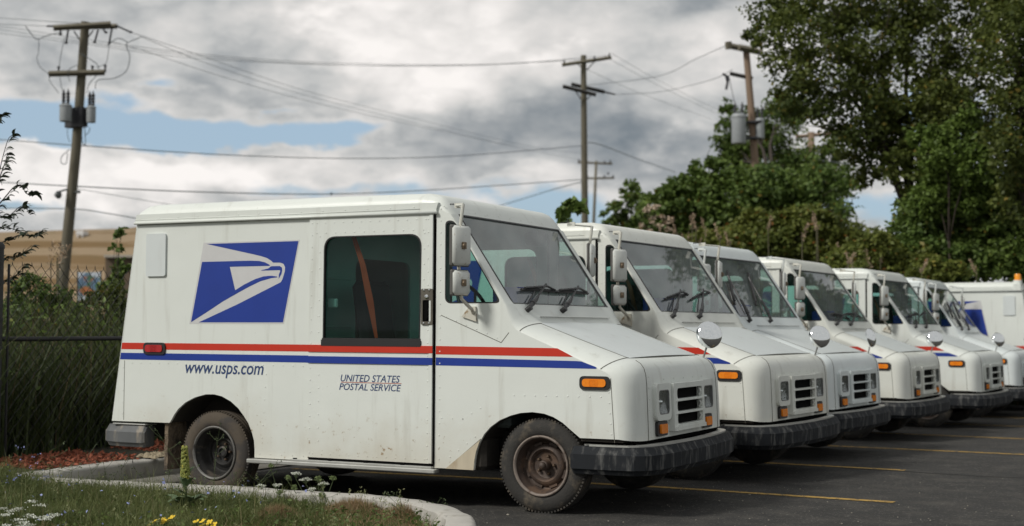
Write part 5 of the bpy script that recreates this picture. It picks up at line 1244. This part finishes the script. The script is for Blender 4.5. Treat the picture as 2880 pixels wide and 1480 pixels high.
REED = leaf_mat('reed_green', (.040, .058, .020), (.10, .125, .046), (.24, .18, .10), scale=1.2)
REEDT = leaf_mat('reed_tan', (.10, .075, .040), (.20, .15, .09), scale=1.)
def scatter(n, x0, x1, y0, y1): return np.stack([rng.uniform(x0, x1, n), rng.uniform(y0, y1, n), np.full(n, .05)], 1)
P = scatter(11000, -8.6, -5.45, -1.5, 7); hh = 1.1 + .75 * rng.random(len(P)) ** 1.3; hh = hh * (.78 + .26 * np.sin(P[:, 1] * 1.7 + 1) ** 2); blade_obj('tall_weeds', P, hh, .022, .7, REED)
P = scatter(6000, -6.6, -5.42, -1.5, 7); blade_obj('weeds_along_fence', P, .35 + .6 * rng.random(len(P)), .016, .9, REED)
P = scatter(1600, -8.0, -5.5, -1.5, 7); blade_obj('dead_stalks', P, 1. + .9 * rng.random(len(P)), .010, .5, REEDT)
P = np.stack([rng.uniform(-8.5, -5.5, 9000), rng.uniform(-1.5, 7, 9000), rng.uniform(.1, 1.5, 9000)], 1); v_, f_ = leaves(P, .07, .4); tag(npmesh('fence_weeds', v_, f_, LF_M), kind='stuff')
P = np.stack([rng.uniform(-28, -8, 30000), rng.uniform(-8, 40, 30000), np.full(30000, .05)], 1); blade_obj('field_weeds', P, .5 + .5 * rng.random(len(P)), .035, .7, REED, seg=3)
# phragmites with plumes behind the row of vans
def reeds(n, us, vs_, Zs, name, lab):
    o = empty(name, at(np.mean(us), 900, Zs[0])); tag(o, lab, 'reeds'); B = o.location
    b = MB(); pl_ = []; 
    for i in range(n):
        u = random.uniform(*us); Z = random.uniform(*Zs); top = at(u + random.uniform(-8, 8), random.uniform(*vs_), Z); bot = Vector((top.x + random.uniform(-.1, .1), top.y, 0)); b.tube([bot - B, bot.lerp(top, .6) - B, top - B], .008, 4)
        k = 60; t_ = rng.random(k); d_ = np.array([[random.uniform(-.12, .12), random.uniform(-.1, .1), .30 * random.uniform(.7, 1.2)]]); P_ = np.array(top - B)[None] + t_[:, None] * d_ + rng.normal(size=(k, 3)) * .022 * (1 - t_[:, None] * .7); P_[:, 2] -= .1; pl_.append(P_)
    b.build('stalks', mat('reed_stalk', (.10, .09, .05), .8), o); P_ = np.concatenate(pl_); v_, f_ = leaves(P_, .05, .3, -.8); npmesh('plumes', v_, f_, mat('reed_plume', (.34, .25, .17), .9, var=.3), parent=o)['kind'] = 'stuff'
    return o
reeds(15, (1840, 2330), (625, 700), (24, 27), 'plumed_reeds', 'pinkish plumed reeds above the roofs of the second and third vans')
reeds(8, (2330, 2780), (700, 760), (23, 26), 'plumed_reeds', 'sparse plumed reeds above the fifth and sixth vans')
reeds(3, (140, 200), (722, 740), (16, 17), 'plumed_reeds', 'single dark reed plume standing above the fence beside the left pole')
P = np.stack([rng.uniform(-14, 8, 26000), rng.uniform(19, 26, 26000), np.full(26000, -.2)], 1); blade_obj('reed_bed', P, 1.5 + 1.0 * rng.random(len(P)), .03, .6, REED)

# bark mulch between kerb and fence
MUL = mat('red_mulch', (.27, .080, .042), .9, var=.5, vscale=12, col2=(.16, .045, .025), c2scale=9)
n = 9000; P = np.stack([rng.uniform(-5.3, -4.36, n), rng.uniform(-.2, 6.5, n), np.full(n, .095) + rng.random(n) * .02], 1)
k_ = ~((P[:, 1] > 1.0) & (P[:, 1] < 1.55)); P = P[k_]; v_, f_ = leaves(P, .05, .35, 0.); v_[:, 2] = np.clip(v_[:, 2], .085, .16); tag(npmesh('bark_mulch', v_, f_, MUL), kind='stuff')
b = MB()
for k in range(60):
    c = Vector((-4.42 + random.uniform(-.05, .22), random.uniform(.95, 1.6), .10)); r_ = random.uniform(.02, .06); 
    vs = [c + Vector((math.cos(a) * r_ * random.uniform(.7, 1.2), math.sin(a) * r_ * random.uniform(.7, 1.2), 0)) for a in np.linspace(0, 5.5, 7)] + [c + Vector((0, 0, r_ * .7))]; b.add(vs, [(i, (i + 1) % 7, 7) for i in range(7)])
tag(b.build('dried_mud', mat('dried_mud', (.30, .25, .17), .95, var=.4, vscale=20, bump=1., bscale=40)), kind='stuff')
# grass
GRS = leaf_mat('grass_green', (.075, .100, .030), (.185, .205, .075), (.34, .29, .16), scale=1.6, trans=.3)
DRY = leaf_mat('grass_dry', (.24, .17, .09), (.42, .31, .18), scale=3., trans=.3)
def bedpts(n, x0=-6., x1=.45, y0=-4.2, y1=-.45, zz=.095):
    P = np.stack([rng.uniform(x0, x1, n), rng.uniform(y0, y1, n)], 1); k = np.array([inbed(x, y) for x, y in P]); P = P[k]; return np.concatenate([P, np.array([[bedz(x, y)] for x, y in P])], 1)
P = bedpts(120000); dens = np.array([mnoise.noise(Vector((x * 1.5, y * 1.5, 3))) for x, y, z in P])
right = np.clip((P[:, 0] + 1.5) / 1.6, 0, 1)                        # drier towards the rounded end
dry = (dens + right * .45 + rng.normal(size=len(P)) * .12) > .27
keep = rng.random(len(P)) > right * .35; G = P[~dry & keep]; D_ = P[dry & keep]
blade_obj('grass', G, (.05 + .095 * rng.random(len(G))) * (1.25 - .55 * np.clip((G[:, 0] + 2.6) / 2.2, 0, 1)), .0055, 1.2, GRS, seg=3)
blade_obj('dry_grass', D_, .03 + .05 * rng.random(len(D_)), .0035, 1.9, DRY, seg=3, curve=.9)
P = bedpts(9500); P = P[rng.random(len(P)) < .35 + .65 * np.clip(.5 + 2.2 * np.array([mnoise.noise(Vector((x * 2.2, y * 2.2, 8))) for x, y, z in P]), 0, 1)]; blade_obj('tall_grass', P, (.10 + .16 * rng.random(len(P))) * (1.1 - .6 * np.clip((P[:, 0] + 2) / 2, 0, 1)), .005, .9, GRS, seg=4)
P = bedpts(14000); P = P[P[:, 0] < 0.1]; v_, f_ = leaves(P + np.array([0, 0, 1]) * rng.random(len(P))[:, None] * .09, .034, .5); tag(npmesh('clover', v_, f_, leaf_mat('clover_leaf', (.05, .09, .02), (.16, .22, .06), scale=5., trans=.3)), kind='stuff')
P = bedpts(420); P = P[P[:, 0] < -.2]; hh = .10 + .14 * rng.random(len(P)); blade_obj('seed_stalks', P, hh, .0022, .35, GRS, seg=3, curve=.2)
tips = np.repeat(P, 12, 0); tips[:, 2] += np.repeat(hh, 12) * rng.uniform(.72, 1.0, len(tips)); tips[:, :2] += rng.normal(size=(len(tips), 2)) * .006; v_, f_ = leaves(tips, .014, .4, -.9); tag(npmesh('seed_heads', v_, f_, leaf_mat('seed_pale', (.20, .24, .10), (.34, .34, .18), scale=4.)), kind='stuff')
# thatch tufts near the kerb
for (u, v, rr) in ((830, 1425, .13), (950, 1395, .14), (1000, 1450, .16), (1150, 1465, .13), (700, 1400, .12), (430, 1385, .10), (590, 1395, .13), (780, 1470, .10)):
    c = onz(u, v, .0); n = 3600; a = rng.uniform(0, 2 * PI, n); q = rr * rng.random(n) ** .6; P = np.stack([c.x + q * np.cos(a) * 1.5, c.y + q * np.sin(a), .0 + .06 * np.maximum(0, 1 - (q / rr) ** 2)], 1)
    P = P[[inbed(x, y) for x, y, z in P]]
    if len(P): blade_obj('thatch', P, .045 + .05 * rng.random(len(P)), .0035, 2.4, DRY, seg=3, curve=1.2)
# wild flowers
STEM = mat('stem_green', (.06, .085, .03), .7, var=.3)
WHT = mat('umbel_white', (.62, .64, .56), .8, var=.15); GRNU = mat('umbel_green', (.20, .26, .10), .8, var=.3); YLW = mat('yellow_petal', (.72, .50, .02), .6, var=.2); BLU = mat('chicory_blue', (.30, .34, .62), .6)
def umbel(u, v, base_u, base_v, r_, m_, lab, closed=False):
    p = onz(base_u, base_v, bedz(*onz(base_u, base_v, 0)[:2])); d = (p - CAM).dot(CF); top = at(u, v, d); o = empty('wild_carrot', p); tag(o, lab, 'flower', 'wild carrot flowers by the kerb')
    T = top - p; b = MB(); b.tube([(0, 0, 0), tuple(T * .5 + Vector((.015, .01, 0))), tuple(T - Vector((0, 0, .03)))], .0022, 5)
    V_ = []
    for k in range(16):
        a = 2 * PI * k / 16 + random.random() * .3; q = r_ * math.sqrt(random.random()); e_ = T + Vector((math.cos(a) * q, math.sin(a) * q, (.012 if not closed else .03) * (1 - (q / r_) ** 2) - (0 if not closed else .02))); b.tube([tuple(T - Vector((0, 0, .03))), tuple(e_)], .0009, 3); V_.append(e_)
    b.build('stem', STEM, o); P_ = np.concatenate([np.array(e_)[None] + rng.normal(size=(14, 3)) * np.array([.0055, .0055, .002]) for e_ in V_]); v_, f_ = leaves(P_, .0065, .9, 0.); npmesh('umbel', v_, f_, m_, parent=o); return o
for i, (u, v, bu, bv, r_, m_, lab, c_) in enumerate((
    (832, 1334, 850, 1420, .030, WHT, 'tallest white wild carrot umbel, left of centre in front of the sill', False), (860, 1350, 880, 1420, .032, WHT, 'large white wild carrot umbel below and right of the tallest one', False),
    (810, 1342, 830, 1420, .015, GRNU, 'small closed green umbel left of the tallest white one', True), (895, 1343, 885, 1425, .018, GRNU, 'closed pale green umbel near the right end of the flower group', True),
    (936, 1343, 900, 1425, .018, GRNU, 'rightmost closed umbel of the flower group', True), (910, 1362, 890, 1428, .026, WHT, 'pale umbel at the right of the group, open', False), (828, 1368, 836, 1430, .014, GRNU, 'low closed umbel below the tallest white one', True),
    (780, 1366, 790, 1425, .028, WHT, 'white umbel at the left of the group, tilted', False), (735, 1368, 745, 1420, .022, WHT, 'white umbel half hidden in grass left of the group', False), (905, 1390, 890, 1435, .022, GRNU, 'low greenish umbel at the right of the group', True),
    (878, 1378, 875, 1430, .022, WHT, 'low white umbel in the middle of the group', False), (762, 1307, 770, 1400, .014, GRNU, 'lone closed bud on a long thin stem below the sill', True), (786, 1382, 792, 1430, .016, GRNU, 'small green umbel below the tilted white one', True))): umbel(u, v, bu, bv, r_ * 1.25, m_, lab, c_)
yar = empty('yarrow', onz(60, 1500, .02)); tag(yar, 'cluster of flat white flower heads in the lower left corner', 'flower')
b = MB(); Ps = []
for (u, v) in ((88, 1411), (116, 1421), (30, 1437), (53, 1431), (15, 1448), (85, 1450), (107, 1455), (125, 1460), (140, 1453), (155, 1448), (50, 1462), (65, 1470), (80, 1476), (20, 1478), (5, 1430), (60, 1480)):
    p = onz(u, v + 60, .02); T = at(u, v, (p - CAM).dot(CF)); b.tube([tuple(p - yar.location), tuple(T - yar.location)], .0016, 4); P_ = np.array(T - yar.location)[None] + rng.normal(size=(70, 3)) * np.array([.016, .016, .0025]); Ps.append(P_)
b.build('stem', STEM, yar); v_, f_ = leaves(np.concatenate(Ps), .009, .9, 0.); npmesh('flower_heads', v_, f_, WHT, parent=yar)
for (u, v, sc_, lab) in ((455, 1462, 1.2, 'left clump of yellow primrose flowers at the bottom edge'), (578, 1470, .8, 'right clump of yellow primrose flowers at the bottom edge')):
    p = onz(u, v + 52, -.02); o = empty('yellow_flower', p); tag(o, lab, 'flower', 'yellow flowers in the grass'); b = MB(); pt = MB()
    for k in range(int(9 * sc_)):
        c = Vector((random.gauss(0, .035 * sc_), random.gauss(0, .03), .10 + random.gauss(.0, .014))); b.tube([(c.x * .3, c.y * .3, 0), tuple(c)], .002, 4); tl_ = Matrix.Rotation(random.uniform(.2, 1.0), 4, Vector((random.gauss(.6, .3), random.gauss(-.3, .3), 0)).normalized())
        for q in range(4):
            M = Matrix.Translation(c) @ tl_ @ Matrix.Rotation(q * PI / 2 + k, 4, 'Z'); vs = [M @ Vector(t_) for t_ in ((0, 0, 0), (.010, -.011, .006), (.022, -.007, .009), (.022, .007, .009), (.010, .011, .006))]; pt.add(vs, [(0, 1, 2, 3, 4)])
    b.build('stem', STEM, o); pt.build('petals', YLW, o, recalc=False)
# mullein: basal rosette of large leaves, leafy stem, dense flower spike
p = onz(524, 1442, .03); mu = empty('mullein', p); tag(mu, 'mullein plant with dense yellow-green flower spike before the rear wheel', 'plant'); D0 = (p - CAM).dot(CF)
T = at(519, 1256, D0) - p; b = MB(); b.tube([(0, 0, 0), tuple(T * .5), tuple(T)], .009, 8, r2=.005); b.build('stem', STEM, mu, smooth=True)
b = MB()
for k in range(330):
    t_ = random.uniform(.52, 1.0); a = random.random() * 2 * PI; r_ = .024 * (1.15 - (t_ - .5) * 1.2); c = T * t_ + Vector((math.cos(a) * r_, math.sin(a) * r_, 0)); s_ = random.uniform(.005, .009); b.rbox(c - Vector((s_, s_, s_)), c + Vector((s_, s_, s_)), s_ * .6)
b.build('flower_spike', mat('spike_green', (.20, .22, .05), .8, var=.4, vscale=40, c3=(.42, .36, .06), c3scale=50, c3lo=.58, c3hi=.62), mu)
MLF = mat('mullein_leaf', (.10, .15, .07), .75, var=.3, vscale=20)
def bigleaf(Lh, wh, up):
    vs = []; fs = []
    for i in range(8):
        t_ = i / 7; w_ = wh * math.sin(PI * min(.98, t_ * .9 + .07)) ** .7; z = up * math.sin(t_ * PI * .62) * Lh; x = Lh * t_ * .9; vs += [(x, -w_, z + w_ * .25), (x, 0, z), (x, w_, z + w_ * .25)]
    for i in range(7): a = 3 * i; fs += [(a, a + 3, a + 4, a + 1), (a + 1, a + 4, a + 5, a + 2)]
    return vs, fs
for k in range(16):
    lo_ = k < 9; Lh, wh, up = (.17 * random.uniform(.8, 1.1), .036, .55) if lo_ else (.11, .018, .7); b = MB(); b.add(*bigleaf(Lh, wh, up)); o = b.build('leaf', MLF, mu, smooth=True, recalc=False); o.location = T * (0.03 if lo_ else random.uniform(.12, .5)); o.rotation_euler = (0, random.uniform(-.2, .1), k * 2.4)
# thin leafless weeds in front of the rear wheel and along the kerb
def weed(u, v, bu, bv, lab, n=5, m_=STEM, blue=False):
    p = onz(bu, bv, bedz(*onz(bu, bv, 0)[:2])); d = (p - CAM).dot(CF); T = at(u, v, d) - p; o = empty('thin_weed', p); tag(o, lab, 'weed', 'thin weeds along the kerb'); b = MB(); side = Vector((-T.y, T.x, 0)).normalized() if abs(T.x) + abs(T.y) > 1e-4 else CR
    mid = T * .5 + CR * random.uniform(-.03, .03); b.tube([(0, 0, 0), tuple(mid), tuple(T)], .0022, 4, r2=.0012); tips = []
    for k in range(n):
        t_ = random.uniform(.25, .9); q = T * t_ + (mid - T * .5) * (1 - abs(2 * t_ - 1)); e_ = q + CR * random.uniform(-.10, .10) + Vector((0, 0, random.uniform(.02, .09))) + CF * random.uniform(-.05, .05); b.tube([tuple(q), tuple((q + e_) / 2 + Vector((0, 0, -.006))), tuple(e_)], .0013, 3); tips.append(e_)
    b.build('stem', m_, o); P_ = np.concatenate([np.array(e_)[None] + rng.normal(size=(5, 3)) * .005 for e_ in tips + [T]]); v_, f_ = leaves(P_, .014, .5, .2); npmesh('leaflets', v_, f_, BLU if blue else STEM, parent=o)['kind'] = 'stuff'
WD = [(620, 1190, 600, 1400, 'weed stem rising in front of the rear hub'), (440, 1210, 560, 1400, 'weed reaching left across the mud flap'), (340, 1310, 350, 1400, 'short weed under the rear bumper'), (290, 1300, 310, 1410, 'weed with tiny buds left of the mud flap'), (780, 1300, 690, 1400, 'weed curving right under the sill'),
      (395, 1330, 420, 1400, 'weed bending over the kerb left of the rear wheel'), (665, 1330, 640, 1410, 'weed in front of the rear tyre at its right'), (1105, 1385, 1110, 1440, 'little weed on the rounded kerb end'), (905, 1360, 930, 1450, 'weed standing among the umbels'), (145, 1240, 130, 1400, 'tall weed left in front of the mulch'), (50, 1260, 60, 1400, 'tall chicory stem near the fence post'), (95, 1285, 110, 1400, 'second chicory stem near the fence post'), (205, 1300, 215, 1420, 'weed before the kerb corner'), (240, 1270, 255, 1400, 'thin weed before the red mulch'), (560, 1340, 590, 1420, 'weed with side twigs right of the mullein'), (480, 1320, 470, 1420, 'weed left of the mullein'), (1240, 1400, 1228, 1462, 'dry stalk at the right tip of the bed'), (1130, 1420, 1150, 1470, 'green stalk near the rounded kerb end')]
for i, q in enumerate(WD): weed(*q, n=6, blue=('chicory' in q[4]))
for k in range(60):
    pass
P = bedpts(260); P = P[P[:, 0] < -1.2]; P[:, 2] += .10 + .10 * rng.random(len(P)); v_, f_ = leaves(P, .022, .9, 0.); tag(npmesh('blue_blossoms', v_, f_, BLU), kind='stuff')
